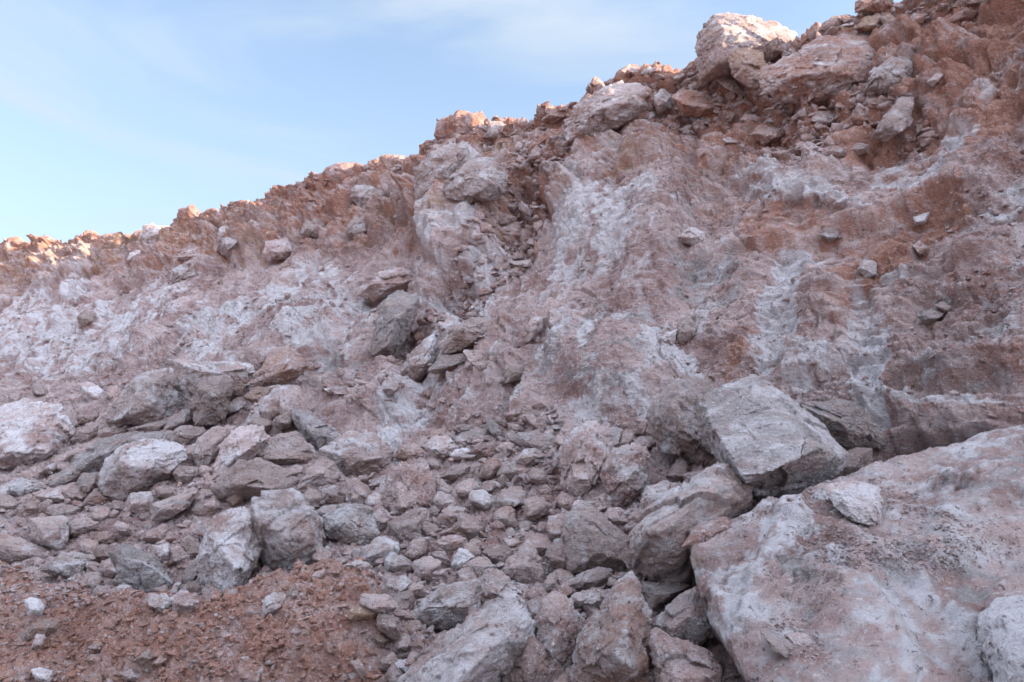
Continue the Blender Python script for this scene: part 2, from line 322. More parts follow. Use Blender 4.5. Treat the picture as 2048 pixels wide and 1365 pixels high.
for u, v, ru, rv, ang, h in RELIEF: disp += (.55 * h if u > 1050 and h > -.38 and v < 850 else h) * sstep(0, .85, ell(u, v, ru, rv, ang)) * (VV < 1400)
f1k, f2k, _c = worley(Pw * .8 + 61); ck = (1 - sstep(.0, .055, f2k - f1k)) * sstep(-.1, .3, perlin(P0 * .8 + 12)); disp -= .07 * ck * wall
disp -= .14 * sstep(.1, .3, T) * (1 - sstep(.85, 1.0, T)) * (1 - soil) * rub   # the bed sinks between the boulders
disp *= (1 - .5 * sstep(2.0, 2.5, T))
disp[:nNear // 2] *= .3
G = G0 + NN * disp[..., None]
# a second, sideways shake so that edges undercut
lump = fbm(P0 * 4.5 + 200, 3)
G += np.stack([.035 * lump, .03 * fbm(P0 * 4.5 + 300, 3), .02 * fbm(P0 * 4.5 + 400, 3)], -1) * (wall * .9 + rub * .4)[..., None]

# ------------------------------------------------------------------ what the rock is made of: white gypsum, red clay, grey marl, ochre
mask = np.zeros(T.shape + (4,), np.float32)
streak = perlin(np.stack([q * 1.5, hgt * .22, q * 0 + 8], -1)) + .5 * perlin(np.stack([q * 5, hgt * .5, q * 0 + 18], -1))
sk = perlin(np.stack([q * 6, hgt * .9, q * 0 + 58], -1)) + .6 * perlin(np.stack([q * 15, hgt * 2.4, q * 0 + 68], -1)); sk2 = perlin(np.stack([q * 4, hgt * .7, q * 0 + 98], -1)) + .6 * perlin(np.stack([q * 12, hgt * 2., q * 0 + 88], -1))
mask[..., 0] = wall * (1 - .6 * upper) * .30 * sk + .20 * wall * (1 - upper) * (1 - .6 * sstep(1300, 1600, UU)) + .42 * wall * sstep(0, .8, streak) * (1 - .5 * upper)
mask[..., 1] = .55 * upper + .45 * sstep(1.9, 1.98, T) + .32 * sstep(1350, 1600, UU) * wall + .14 * wall * sstep(.1, .8, perlin(np.stack([q * .9, hgt * .3, q * 0 + 28], -1))) - wall * .15 * sk2
mask[..., 2] = .12 + wall * .16 * sk2 + .16 * sstep(0, .8, fbm(P0 * .8 + 500, 3))
mask[..., 3] = .46 * upper + .2 * sstep(.1, .7, fbm(P0 * 1.1 + 600, 3)) * wall
mask[..., 1] = np.where(rub > .5, .16, mask[..., 1])
PAINT = [  # (u, v, ru, rv, angle, channel, amount)
 (1240, 325, 120, 45, -35, 0, .75), (1160, 430, 60, 100, 20, 0, .5), (1180, 480, 100, 110, 0, 0, .40), (1275, 440, 60, 150, 22, 0, .35), (1560, 640, 46, 130, 12, 0, .85), (1590, 535, 60, 36, 0, 0, .9), (1740, 720, 42, 170, -8, 0, .55),
 (1830, 345, 95, 62, -20, 0, .85), (1905, 290, 34, 90, 35, 0, .8), (1590, 402, 130, 18, -4, 0, .6), (1700, 420, 70, 14, 20, 0, .6), (1590, 362, 150, 34, 0, 0, .35), (1735, 800, 36, 60, 0, 0, .8), (1990, 150, 80, 34, -30, 0, .4), (1960, 190, 40, 26, 0, 0, .4),
 (2010, 390, 70, 36, -20, 0, .5), (1785, 565, 46, 22, 0, 0, .6), (1530, 360, 30, 30, 0, 0, .4), (1640, 750, 80, 60, 0, 0, .3), (1850, 806, 190, 9, 3, 0, .7), (1950, 700, 120, 50, -10, 0, .22), (1900, 250, 30, 30, 0, 0, .3),
 (880, 490, 50, 90, 18, 0, .6), (950, 505, 28, 34, 0, 0, .55), (835, 420, 30, 60, 10, 0, .4), (740, 390, 34, 24, 0, 0, .4), (165, 560, 26, 60, 12, 0, .8), (60, 650, 100, 70, -20, 0, .45), (170, 690, 140, 60, -25, 0, .35), (440, 670, 70, 90, 28, 0, .5),
 (520, 600, 80, 50, -30, 0, .45), (620, 570, 90, 40, -40, 0, .45), (680, 650, 100, 70, -30, 0, .45), (960, 580, 80, 40, -45, 0, .5), (930, 630, 80, 70, -30, 0, .4), (800, 860, 46, 80, 30, 0, .65), (545, 825, 60, 60, 0, 0, .5), (600, 700, 40, 40, 0, 0, .7),
 (1190, 705, 18, 40, 15, 0, .9), (1360, 742, 70, 16, 26, 0, .85), (1312, 715, 20, 24, 0, 0, .8), (1150, 660, 34, 24, -30, 0, .5), (1130, 540, 40, 30, 0, 0, .3), (300, 620, 120, 40, -30, 0, .3), (1230, 850, 120, 30, 0, 0, .3), (1000, 520, 60, 30, -30, 0, .4),
 (1600, 265, 330, 78, 8, 1, .85), (1450, 160, 170, 60, -10, 1, .6), (1650, 140, 130, 60, 0, 1, .5), (1830, 470, 170, 46, -48, 1, .75), (1750, 520, 90, 50, -35, 1, .45), (1950, 90, 150, 120, -20, 1, .45), (1950, 50, 160, 26, -22, 1, .6), (2020, 200, 50, 90, 30, 1, .5),
 (1560, 460, 200, 60, 5, 1, .35), (1700, 600, 60, 90, 0, 1, .25), (650, 430, 90, 70, -20, 1, .45), (430, 445, 90, 40, -20, 1, .35), (1110, 330, 130, 50, -20, 1, .4), (1060, 440, 60, 90, 35, 1, .4), (900, 440, 40, 50, 20, 1, .45), (780, 560, 200, 18, -38, 1, .3),
 (1520, 700, 60, 60, 0, 1, .25), (960, 600, 140, 12, -42, 1, .4), (520, 700, 90, 60, 0, 1, .12), (1480, 740, 50, 40, 0, 1, .4), (400, 540, 150, 50, -30, 1, .2), (860, 720, 110, 60, -20, 1, .1),
 (1430, 560, 115, 62, 10, 2, .75), (1230, 730, 180, 110, 0, 2, .55), (1950, 490, 110, 50, -10, 2, .4), (1950, 600, 140, 30, -10, 2, .45), (1900, 755, 180, 50, -8, 2, .45), (1400, 425, 70, 40, 0, 2, .3), (1650, 382, 50, 22, 0, 2, .45), (1660, 620, 40, 70, 0, 2, .4),
 (1870, 880, 200, 60, -8, 2, .25), (720, 720, 90, 60, 0, 2, .3), (600, 610, 40, 40, 0, 2, .15), (1080, 760, 90, 60, 0, 2, .3), (1330, 620, 60, 80, 0, 2, .2), (620, 800, 90, 60, 0, 2, .2), (20, 740, 60, 60, 0, 2, .3),
 (1185, 500, 70, 60, 0, 3, .35), (920, 500, 50, 60, 0, 3, .4), (985, 480, 50, 50, 0, 3, .4), (110, 545, 160, 50, -5, 3, .35), (480, 490, 100, 60, -10, 3, .3), (1290, 390, 60, 60, 0, 3, .35), (160, 500, 240, 24, -6, 3, .5), (1070, 610, 60, 40, 0, 3, .3), (1780, 110, 120, 60, 0, 3, .2), (1130, 290, 200, 60, -20, 3, .2), (300, 470, 120, 40, 0, 3, .4)]
for u, v, ru, rv, ang, ch, am in PAINT: mask[..., ch] += (2.0 if ch == 0 and u > 1500 else 1.15) * am * sstep(0, .55, ell(u, v, ru, rv, ang)) * (VV < 1400)
for ch in (0, 2): mask[..., ch] *= (1 - soil)
mask[..., 1] = mask[..., 1] * (1 - soil) + soil * .84; mask[..., 3] = mask[..., 3] * (1 - soil) + soil * .2
mask[..., 1] *= 1.05; mask[..., 2] *= .95; mask *= (.25 + .8 * np.clip(.65 + 1.1 * fbm(P0 * 3.4 + 900, 5, .6), 0, 1.7))[..., None] * np.where(soil > .5, 0, 1.)[..., None] + (mask * soil[..., None] * .95)
mask[..., 0] = (mask[..., 0] * 1.35 + .07 * wall * (1 - upper)) * (1 - .55 * np.clip(mask[..., 1] * 1.2, 0, 1)) * (1 - .35 * upper)
mask = np.clip(mask, 0, 1.3)
def grid_faces(r0, r1):
    r = np.arange(r0, r1 - 1)[:, None]; c = np.arange(nC - 1)[None, :]; b = (r - r0) * nC + c
    return np.stack([b, b + 1, b + 1 + nC, b + nC], -1).reshape(-1, 4)
rs = nNear + nRub
gr = mesh_from('ground', G[:rs + 1].reshape(-1, 3), grid_faces(0, rs + 1), M_FACE, mask[:rs + 1].reshape(-1, 4)); tag(gr, 'rocky rubble bed and brown soil at the foot of the quarry slope', 'ground', kind='structure')
hl = mesh_from('hillside', G[rs:].reshape(-1, 3), grid_faces(rs, nR), M_FACE, mask[rs:].reshape(-1, 4)); tag(hl, 'pink white and rust red quarry slope rising to the right', 'hillside', kind='structure')
fv = np.array([[-3000, -3000, -.6], [3000, -3000, -.6], [3000, 3000, -.6], [-3000, 3000, -.6]], float)
fg = mesh_from('far_ground', fv, np.array([[0, 1, 2, 3]]), M_FACE, np.tile([0, .5, 0, .4], (4, 1))); tag(fg, 'flat desert ground reaching to the horizon', 'ground', kind='structure')
Gu, Gv, GD = px(G)
def surf(u, v):
    """(point, normal, depth) of the hillside where the picture shows (u, v)"""
    j = int(np.clip(np.searchsorted(U, u), 1, nC - 2)); i = int(np.argmin(np.abs(Gv[nNear:rs + nWall + 2, j] - v))) + nNear
    return G[i, j], NN[i, j], GD[i, j]
# ------------------------------------------------------------------ rocks
def ico(level):
    bm = bmesh.new(); bmesh.ops.create_icosphere(bm, subdivisions=level, radius=1.0); bm.verts.ensure_lookup_table()
    V = np.array([v.co[:] for v in bm.verts]); F = np.array([[v.index for v in f.verts] for f in bm.faces]); bm.free()
    return V / np.linalg.norm(V, axis=1, keepdims=True), F
ICO = {l: ico(l) for l in (2, 3, 4, 5, 6, 7)}
def hull_planes(pts):
    bm = bmesh.new()
    for p in pts: bm.verts.new(p)
    bmesh.ops.convex_hull(bm, input=bm.verts); bm.normal_update(); pl = []
    for f in bm.faces:
        if f.calc_area() > 1e-9: n = np.array(f.normal); pl.append((n, n @ np.array(f.verts[0].co)))
    bm.free(); return np.array([a for a, b in pl]), np.array([b for a, b in pl])
def rock_shape(pts, level, rnd, p=90., chips=5, rough=1.0, bed=None, edge=1.0):
    """pts: points of the hull round the centre (metres) -> V, F of a broken rock filling that hull"""
    pts = np.array(pts, float); c = pts.mean(0); pts = pts - c
    ev, R = np.linalg.eigh(pts.T @ pts / len(pts)); S = np.sqrt(np.maximum(ev, 1e-8)) * 1.6
    q = (pts @ R) / S
    n, d = hull_planes(q); k = d < 0; n[k] *= -1; d = np.abs(d)
    for _ in range(chips):                       # flat broken corners
        a = rnd.normal(size=3); a /= np.linalg.norm(a); n = np.vstack([n, a]); d = np.append(d, (q @ a).max() * rnd.uniform(.82, .95))
    V, F = ICO[level]; s = np.maximum(V @ n.T, 0) / np.maximum(d, 1e-4)
    m = s.max(1, keepdims=True); r = 1 / (m[:, 0] * ((s / m) ** p).sum(1) ** (1 / p))
    X = (V * r[:, None] * S) @ R.T
    size = float(np.cbrt(np.prod(S)) * 1.3); off = rnd.uniform(0, 90, 3); Xn = X / size
    out = X / (np.linalg.norm(X, axis=1, keepdims=True) + 1e-9)
    h = .028 * fbm(Xn * 1.2 + off, 3) + .115 * facets(Xn * 1.5 + off) + .050 * facets(Xn * 3.4 + off + 3) + .020 * facets(Xn * 8 + off) + .020 * (ridged(Xn * 2.3 + off, 3) - 1) + .020 * (ridged(Xn * 6. + off, 3, .6) - 1)
    # steps along the bedding
    b = rnd.normal(size=3) * (.35, .35, .35) + (0, 0, 1) if bed is None else np.array(bed, float); b /= np.linalg.norm(b)
    z = (Xn @ b) * 3.1 + .5 * fbm(Xn * 1.5 + off + 9, 2); fr = z - np.floor(z)
    h += .030 * (sstep(0, .2, fr) * (1 - fr) - .4) * sstep(-.2, .3, perlin(Xn * 1.8 + off + 5))
    if level >= 5: h += .012 * (ridged(Xn * 15 + off, 2, .6) - 1)
    if level >= 6: h += .006 * (ridged(Xn * 34 + off, 2, .6) - 1)
    return X + out * (h * size * rough)[:, None] + c, F
ALL = []                                         # (object, outline, key, short, weights, depth)
def make_rock(outline, ridge, wts, rnd, thick=1.0, tilt=.55, rough=1.0, lift=0.0, depth=None, level=None, back=.8, chips=6, p=90.):
    o = np.array(outline, float); cu_, cv_ = .5 * (o[:, 0].min() + o[:, 0].max()), .5 * (o[:, 1].min() + o[:, 1].max())
    big_ = max(np.ptp(o[:, 0]), np.ptp(o[:, 1])); w, h = np.ptp(o[:, 0]), np.ptp(o[:, 1]); ext = min(w, h) + .25 * max(w, h)
    if depth is None: D0 = surf(cu_, cv_ + .12 * h)[2]
    else: D0 = depth
    mpp = D0 / FPX; th = .5 * ext * mpp * thick
    Dm = D0 - (.2 if cv_ < 700 and big_ < 70 else .62 if big_ > 34 else .4) * th - lift
    def dep(v, b=0.0): return Dm + tilt * (cv_ - v) * mpp - b * th
    pts = [place(u, v, dep(v)) for u, v in (o - (cu_, cv_)) * 1.10 + (cu_, cv_)]
    ce = o.mean(0)
    if ridge:
        for r in ridge: pts.append(place(r[0], r[1], dep(r[1], r[2] if len(r) > 2 else 1.0)))
        for u, v in o[::2]: u2, v2 = ce + ((u, v) - ce) * .75; pts.append(place(u2, v2, dep(v2, .38 + .1 * rnd.rand())))
    else:
        ph = rnd.uniform(-.12, .2) * h; sl = rnd.uniform(-.35, .35)
        for s in (-.26, .22): pts.append(place(cu_ + s * w, cv_ + ph + s * sl * h, dep(cv_ + ph, rnd.uniform(.8, 1.05))))
        
        for u, v in o[rnd.randint(2)::2]: f = rnd.uniform(.5, .8); u2, v2 = ce + ((u, v) - ce) * f; pts.append(place(u2, v2, dep(v2, rnd.uniform(.4, .8))))
    for u, v in o[::2]: u2, v2 = ce + ((u, v) - ce) * .72; pts.append(place(u2, v2, dep(v2, -back)))
    big = max(w, h); lv = level or (6 if big > 95 else 5 if big > 42 else 4)
    V, F = rock_shape(pts, lv, rnd, rough=rough, chips=chips, p=p)
    c = V.mean(0); name = 'boulder' if big > 75 else 'rock' if big > 34 else 'stone'
    if w > 2.1 * h and big > 50: name = 'rock_slab'
    ob = mesh_from(name, V - c, F, M_ROCK); ob.location = c; ob.color = wts
    return ob, Dm

DATA = open_data = r"""
palegiant|big pale boulder|huge pale grey boulder at the left edge of the rubble, dark hollow beneath|.45,.05,.45,0|-40,840 0,835 22,820 45,803 80,808 105,826 132,832 143,868 135,895 108,922 75,942 20,948 -40,945|15,905 90,900|
hump|broad pinkish white boulder|broad pinkish white boulder behind the rounded upright stone, left of the overhanging slab|.5,.1,.15,0|222,850 236,800 262,765 290,752 345,740 365,745 385,790 390,820 340,845 300,855|305,765 310,805|
overhang|overhanging slab|pointed overhanging slab with white top and dark brown underside|.35,0,.5,.25|335,718 400,728 450,732 505,730 512,745 510,762 480,790 455,800 390,790 372,765 350,740|400,742 450,748|t=.9,lift=.7
upright|rounded upright stone|rounded grey pink upright stone standing under the overhanging slab|.1,.1,.4,0|385,845 390,770 420,755 455,758 463,775 460,800 445,835 410,852|425,790|lift=.55
||long dark slab edge below the broad pinkish white boulder|0,0,.6,.3|255,858 300,850 338,838 345,845 320,866 262,868||
||dark pointed wedge at the foot of the rounded upright stone|0,.1,.6,.2|325,864 345,835 365,822 385,820 388,832 370,850 345,868||
longslab|long thin grey slab|long thin grey slab slanting down left behind the white mottled boulder|.2,0,.75,0|95,972 130,955 180,900 205,882 245,870 300,866 345,868 350,880 300,885 245,890 205,935 160,962 115,978|200,908|t=.6
mottled|white mottled boulder|large white and pink mottled boulder in front of the long thin grey slab|.65,.15,.05,0|202,975 208,930 225,900 245,887 300,885 345,888 362,900 363,930 355,950 300,970 255,993 225,985|240,925 300,930|
|||.2,.1,.3,0|340,883 352,860 372,853 405,856 410,868 395,885 365,897||
||smooth rounded pink boulder right of the white mottled boulder|.15,.1,.1,.25|388,910 395,885 415,865 430,853 470,855 460,880 445,900 435,925 415,943 400,935|430,890|
ridgewhite|white-ridged pink boulder|pink boulder with a bright white ridge above the flat pink boulder|.45,.15,.1,0|425,945 437,905 455,878 480,859 525,858 537,878 530,890 512,905 505,925 475,940 440,952|470,915 510,890|
flatpink|flat pink boulder|flat pink boulder like a tilted table, above the twin big boulders|.05,.15,.05,.05|424,975 442,955 478,928 520,918 552,926 573,942 595,958 590,980 560,990 520,995 495,1000 450,998 430,985|470,970 540,978|rough=.8
dustpink|dusty pink block|smooth dusty pink block left of the grey speckled wedge|0,.22,.05,0|508,908 540,880 562,870 592,867 610,882 632,912 622,932 575,936 550,922 512,918|550,918 600,918|rough=.8
wedge|grey speckled wedge|grey speckled wedge leaning on the smooth dusty pink block|.2,.05,.75,.1|585,824 612,822 638,838 665,858 684,873 662,888 640,910 620,893 602,870 590,848|625,865|
crown|white-topped pink boulder|prominent pink boulder with whitish faceted top at the foot of the slope|.42,.25,0,.15|645,900 670,892 702,865 750,872 770,888 784,910 782,925 765,948 735,960 700,956 685,950 662,922|705,918 760,922|
bluish|bluish pink boulder|bluish pink angular boulder left below the white-topped pink boulder|.15,.05,.3,0|592,980 600,960 620,935 647,913 665,925 676,945 670,967 645,982 615,990|640,945|
|||.1,.1,.3,.2|640,1008 641,980 657,968 677,973 693,997 688,1015 665,1012|665,988|
||upright lavender stone between the grey speckled round boulder and veined boulder|.15,.05,.15,0|694,962 705,955 735,975 743,995 738,1018 718,1018 695,1003||
twinright|right twin boulder|right one of the twin big boulders, white patch on its front|.5,.3,.1,.1|503,1000 520,993 560,990 590,985 615,1000 627,1025 638,1047 638,1078 645,1115 640,1142 608,1149 585,1145 545,1139 525,1112 517,1085 505,1050|520,1040 575,1080 622,1075|t=1.1
twinleft|left twin boulder|left one of the twin big boulders, layered white lower face|.6,.15,.2,.05|402,1120 403,1085 412,1055 455,1030 480,1020 505,1025 512,1060 520,1100 510,1130 485,1170 458,1202 430,1190 408,1155|450,1110 470,1150|t=1.1
speckled|speckled round boulder|round grey boulder with rust speckles right of the twin big boulders|.35,.1,.55,.05|638,1042 665,1027 688,1012 715,1010 738,1022 750,1045 755,1068 745,1082 720,1100 695,1098 665,1080|705,1050|
veined|veined pink boulder|upright reddish pink boulder with a thin white vein down its left side|.15,.35,.05,.1|785,932 810,930 850,932 870,955 872,985 860,1015 823,1030 790,1030 775,1012 770,990 780,955|797,975 802,1018 800,945|
|||.35,.1,.2,0|780,1048 800,1035 828,1022 858,1020 855,1040 855,1070 850,1080 825,1078 803,1092 790,1075|830,1055|
doorstop|wedge with pale streaks|pointed wedge with pale streaked top right of the round speckled boulder|.45,.05,.15,0|712,1125 728,1100 757,1077 778,1077 795,1088 793,1112 772,1128 740,1133|765,1102|
|||.1,.35,.05,0|800,1134 812,1108 825,1078 850,1077 855,1100 830,1125||
|||.3,.05,.35,.05|868,1050 885,1022 900,1013 930,1018 932,1035 910,1052 898,1060 875,1058||
tallpink|tall pink boulder|tall pink pitted boulder left of the round grey ridged boulder|.32,.25,.1,.05|1124,965 1125,920 1134,875 1158,850 1187,845 1208,862 1220,905 1212,935 1200,960 1175,995 1150,1000 1128,980|1150,945 1182,955 1165,880|
roundgrey|round grey ridged boulder|round grey boulder with a bent pale ridge, right of the tall pink boulder|.3,.05,.45,.05|1209,965 1212,935 1230,900 1255,892 1290,900 1310,925 1320,960 1305,990 1280,1005 1262,1005 1237,1018 1218,995|1250,968 1278,938|
leaning|leaning boulder|pinkish grey leaning boulder behind the left edge of the big square grey block|.25,.1,.25,.1|1303,862 1310,815 1350,765 1375,759 1420,768 1440,785 1440,900 1432,930 1410,945 1375,915 1350,905 1325,895|1375,880 1345,805|t=1,lift=.05
square|big square grey block|biggest block, square and grey with a flat tilted face|.5,.05,.8,0|1400,830 1405,795 1510,758 1535,770 1575,802 1625,840 1688,905 1690,918 1668,940 1625,962 1590,980 1530,998 1488,965 1445,922 1420,880|1488,960,.95 1560,930,1 1640,900,.95 1422,850,.5 1505,775,.35|t=1.0,lift=.42,chips=0,tilt=.75,rough=.62,level=7
browngrey|long pink and grey boulder|long boulder, pink top and dark grey flank, below the big square grey block|.3,.15,.35,.15|1262,1075 1272,1050 1330,995 1375,975 1415,940 1440,935 1465,952 1488,970 1492,1005 1480,1025 1400,1060 1370,1095 1365,1160 1340,1165 1305,1158 1282,1140 1270,1120 1262,1090|1300,1060 1370,1048 1390,1000|lift=.3
pyramid|smooth pyramid boulder|smooth plain pink pyramid shaped boulder left of the long pink and grey boulder|.06,.05,.1,0|1133,1035 1145,1022 1185,1016 1208,1035 1250,1075 1272,1110 1272,1135 1240,1145 1180,1140 1142,1140 1140,1100 1130,1070|1195,1108 1188,1062|rough=.7
|||.1,0,.4,0|1205,1035 1220,1018 1243,1017 1265,1032 1262,1048 1245,1053 1222,1048||
|||.1,0,.35,0|1090,1112 1098,1096 1125,1080 1142,1098 1142,1135 1135,1150 1110,1140 1100,1125||
cone|pointed pink rock|pointed pink rock shaped like a cone, left of the smooth pyramid boulder|.12,.2,.05,.05|1018,1140 1022,1112 1055,1084 1068,1090 1085,1134 1085,1165 1050,1172 1010,1150 1008,1138|1050,1130|
|||.15,.25,.1,0|965,1104 990,1106 1015,1090 1025,1110 1020,1134 995,1132 980,1120||
|||.15,.05,.45,0|935,1148 938,1126 955,1114 972,1116 990,1132 980,1150 960,1162 940,1160||
||small white crusted rock above the broken pale boulder|.65,.15,0,.1|903,1130 918,1100 932,1100 948,1115 935,1130 922,1146||
peaked|peaked mottled boulder|peaked grey mottled boulder directly behind the huge streaked boulder|.4,.1,.3,.1|942,1188 960,1168 975,1140 985,1137 1000,1154 1030,1166 1045,1186 1068,1218 1050,1230 1020,1222 975,1222 950,1210|985,1185 1035,1205|
whitevein|white-veined lavender boulder|broad lavender boulder netted with white, left of the peaked mottled boulder|.55,.05,.15,0|829,1224 848,1198 892,1172 920,1163 955,1164 950,1195 962,1225 940,1248 910,1253 882,1258 858,1250 832,1242|900,1215 935,1215|
streaked|huge streaked boulder|huge grey boulder with slanting white streaks at the bottom edge|.45,.02,.5,.05|795,1385 803,1362 850,1306 920,1254 955,1246 975,1210 1005,1206 1040,1222 1052,1242 1052,1265 1060,1285 1030,1312 1008,1350 995,1385 900,1430 820,1430|930,1300 1000,1285 900,1380|t=1.1
saddle|smooth pink boulder|smooth pink boulder at the bottom edge, right of the huge streaked boulder|.04,.14,.03,0|1000,1370 1020,1320 1045,1290 1065,1283 1082,1296 1105,1322 1117,1340 1112,1390 1050,1410 1005,1400|1060,1330|lift=.05,rough=.8
bluetall|tall bluish boulder|tall bluish grey split boulder left of the reddish brown pointed boulder|.35,.05,.5,.05|1067,1275 1078,1238 1085,1204 1100,1191 1132,1198 1155,1218 1162,1250 1152,1300 1135,1350 1120,1366 1105,1325 1080,1300|1112,1260 1102,1305|
rusty|reddish brown pointed boulder|tall reddish brown boulder with white crust and a narrow pointed top|.4,.6,.25,.1|1155,1300 1160,1290 1175,1262 1215,1225 1222,1190 1230,1170 1255,1161 1282,1184 1300,1224 1306,1262 1308,1320 1290,1365 1240,1385 1190,1360 1155,1350|1250,1250 1225,1300 1265,1340|t=1.1
||flat pale rock pointing at the top of the reddish brown pointed boulder|.35,.1,.2,0|1137,1204 1147,1186 1190,1180 1222,1188 1225,1220 1190,1217 1158,1212||
||long grey rock wedged under the smooth pyramid boulder|.2,0,.4,0|1117,1175 1150,1155 1190,1137 1222,1140 1222,1155 1190,1180 1160,1183 1125,1185||
|||.1,0,.25,0|1086,1172 1100,1149 1110,1147 1116,1170 1103,1187 1090,1184||
kite|kite-shaped grey boulder|kite shaped olive grey boulder touching the left side of the giant front slab|.3,0,.6,.2|1310,1250 1318,1232 1380,1187 1390,1181 1415,1210 1425,1254 1420,1265 1390,1296 1355,1312 1335,1307 1320,1262|1378,1240 1350,1255|lift=.12
||shadowed boulder under the kite-shaped grey boulder at the bottom edge|.2,.05,.35,0|1306,1275 1318,1262 1340,1290 1410,1300 1440,1330 1455,1370 1440,1410 1330,1410 1310,1350||
|||.1,.05,.4,0|1287,1165 1350,1162 1375,1174 1340,1200 1300,1222 1288,1185||
white|white corner boulder|clean white boulder cut off by the right edge at the bottom|1.1,0,0,0|1958,1235 1990,1210 2030,1199 2100,1195 2200,1260 2180,1400 2090,1440 2010,1400 1985,1330 1965,1280|2040,1290 2110,1300|rough=.7,depth=3.35
||small oval pink stone leaning on the white corner boulder|.2,.2,.1,0|1958,1305 1965,1287 1980,1282 1990,1295 1985,1318 1975,1328 1962,1320||depth=3.2
plate|white and brown stone|triangular white and brown stone lying on the giant front slab|.5,.1,.2,.45|1650,973 1690,965 1752,970 1762,1012 1757,1041 1738,1048 1703,1041 1674,1017|1690,1000 1740,1010|depth=4.55,t=.6
||thin pinkish slate lying over the left shoulder of the giant front slab|.15,.1,.2,0|1367,1092 1392,1052 1445,1034 1465,1044 1457,1056 1412,1081||t=.4,depth=4.28
|flat broken flake|broken brown edged flake half buried low on the giant front slab|.1,.1,.4,.3|1522,1262 1530,1256 1560,1282 1602,1292 1600,1308 1570,1313 1545,1300||t=.35,depth=3.46
||thin pale flake resting across the broken brown edged flake|.35,.1,.2,0|1572,1268 1600,1266 1625,1272 1640,1290 1618,1298 1595,1290||t=.3,depth=3.40
behind|dark layered rock|dark layered rock sticking out from the slope behind the big square grey block|.12,.1,.55,.1|1600,812 1640,806 1702,803 1735,845 1772,880 1755,895 1700,900 1650,870|1690,850|
||smooth lavender stone tucked under the dark layered rock|.05,.05,.05,0|1664,935 1690,908 1713,897 1740,900 1742,940 1690,963 1635,968||rough=.5
||pale rough rock left of the long pink and grey boulder|.35,.05,.25,0|1285,990 1300,975 1340,966 1370,970 1358,995 1325,1015 1288,1038||
|||.1,.05,.3,0|1332,952 1360,917 1375,928 1378,960 1350,970||
|||.1,.05,.4,.1|1365,950 1400,942 1412,952 1390,970 1375,972||
||round smooth grey stone left of the leaning boulder|.05,0,.35,0|1268,885 1280,873 1300,876 1306,890 1295,901 1275,898||
|||.1,.25,.1,.1|1289,862 1295,848 1308,842 1312,860 1305,874 1293,872||
|||0,.3,.1,.5|1268,870 1280,850 1297,841 1300,855 1290,873||
|||.1,.05,.6,.1|1210,862 1225,855 1245,860 1238,880 1230,905 1215,885||
|||.3,.2,.1,.1|1235,900 1240,868 1268,866 1262,880 1255,895||
slate|standing dark slate|dark slate standing on edge in the pile of thin slates|0,0,.8,.25|971,837 980,835 1012,867 1014,882 1000,885 985,865||t=.6
|||.25,0,.7,0|909,880 940,860 980,857 975,872 950,888 920,895||t=.6
||rust brown flat rock under the standing dark slate|0,.35,.1,.1|937,907 960,887 990,882 997,892 985,915 955,919||
|||0,.1,.35,0|990,907 1000,887 1020,884 1029,890 1015,908||t=.7
|||0,0,.6,0|1012,870 1025,860 1040,877 1045,895 1032,892||t=.7
||pale narrow slate lying uppermost in the pile of thin slates|.3,0,.3,0|1052,832 1065,830 1088,848 1103,868 1095,870 1075,860 1055,842||t=.6
bigslate|wide grey slate|widest grey slate of the pile, left of the tall pink boulder|.2,0,.7,0|1037,867 1070,864 1102,869 1130,887 1127,902 1100,908 1070,898 1045,890||t=.6
|||.05,.15,.1,0|1015,847 1040,846 1054,857 1045,865 1025,865||t=.6
|||.4,0,.15,0|1030,922 1045,902 1070,897 1091,912 1075,925 1050,935||
|||.3,.15,0,.35|1017,935 1037,927 1070,935 1072,942 1052,952 1020,951||
|||.15,.1,.2,0|852,895 867,875 892,872 910,887 918,895 888,920 868,915||
|||.1,.1,.15,0|853,922 865,912 880,920 886,935 875,945 858,935||
|||0,.6,0,.1|850,880 862,860 890,858 900,870 890,878 865,885||
|||.05,.45,0,.1|788,915 805,892 832,888 850,903 848,920 825,926||
|||.1,0,.4,0|882,955 895,945 915,928 940,932 930,950 907,962||
|||.15,.05,.15,.2|955,982 965,965 990,960 995,972 980,985 962,990||
|||.3,.05,.2,0|970,997 980,990 1007,987 1012,997 997,1005 985,1007||
|||.05,0,.25,0|872,960 885,960 907,980 897,987 875,990||
||smooth pink rock at the foot of the tall pink boulder|.05,.15,0,0|1110,1005 1125,985 1145,995 1160,1010 1157,1025 1130,1025||
|||.05,.1,.1,0|1170,1012 1190,995 1210,985 1225,1010 1202,1020||
|||.1,.05,.15,0|1092,1055 1100,1040 1117,1040 1130,1060 1122,1080 1102,1082||
|||.1,.05,.25,0|1070,1057 1080,1045 1095,1047 1095,1070 1080,1075||
|||.1,.2,.1,0|1035,1047 1050,1042 1065,1045 1062,1062 1045,1070||
|||.1,.35,0,.1|870,1085 900,1070 930,1078 935,1095 905,1110 875,1102||
star|star-shaped pink rock|pink rock with pulled out corners, right above the flat half buried slab|.3,.1,.1,0|61,1040 82,1043 105,1041 134,1036 135,1062 132,1098 122,1108 105,1098 70,1087 64,1074|112,1060 90,1080|
greywhite|flat grey white rock|flat grey white rock at the edge of the brown soil|.5,0,.4,0|84,1142 100,1124 122,1106 160,1106 186,1114 180,1130 160,1150 140,1161 125,1155 105,1145||
buried|flat half-buried slab|flat pink slab half buried in soil at the left edge|.2,.25,.05,.05|-40,1066 0,1066 40,1078 80,1095 110,1112 100,1128 40,1130 -40,1125|10,1095 60,1108|t=.6,rough=.7
|||.15,.05,.35,0|135,1050 150,1040 170,1035 195,1046 190,1060 163,1072 136,1072||
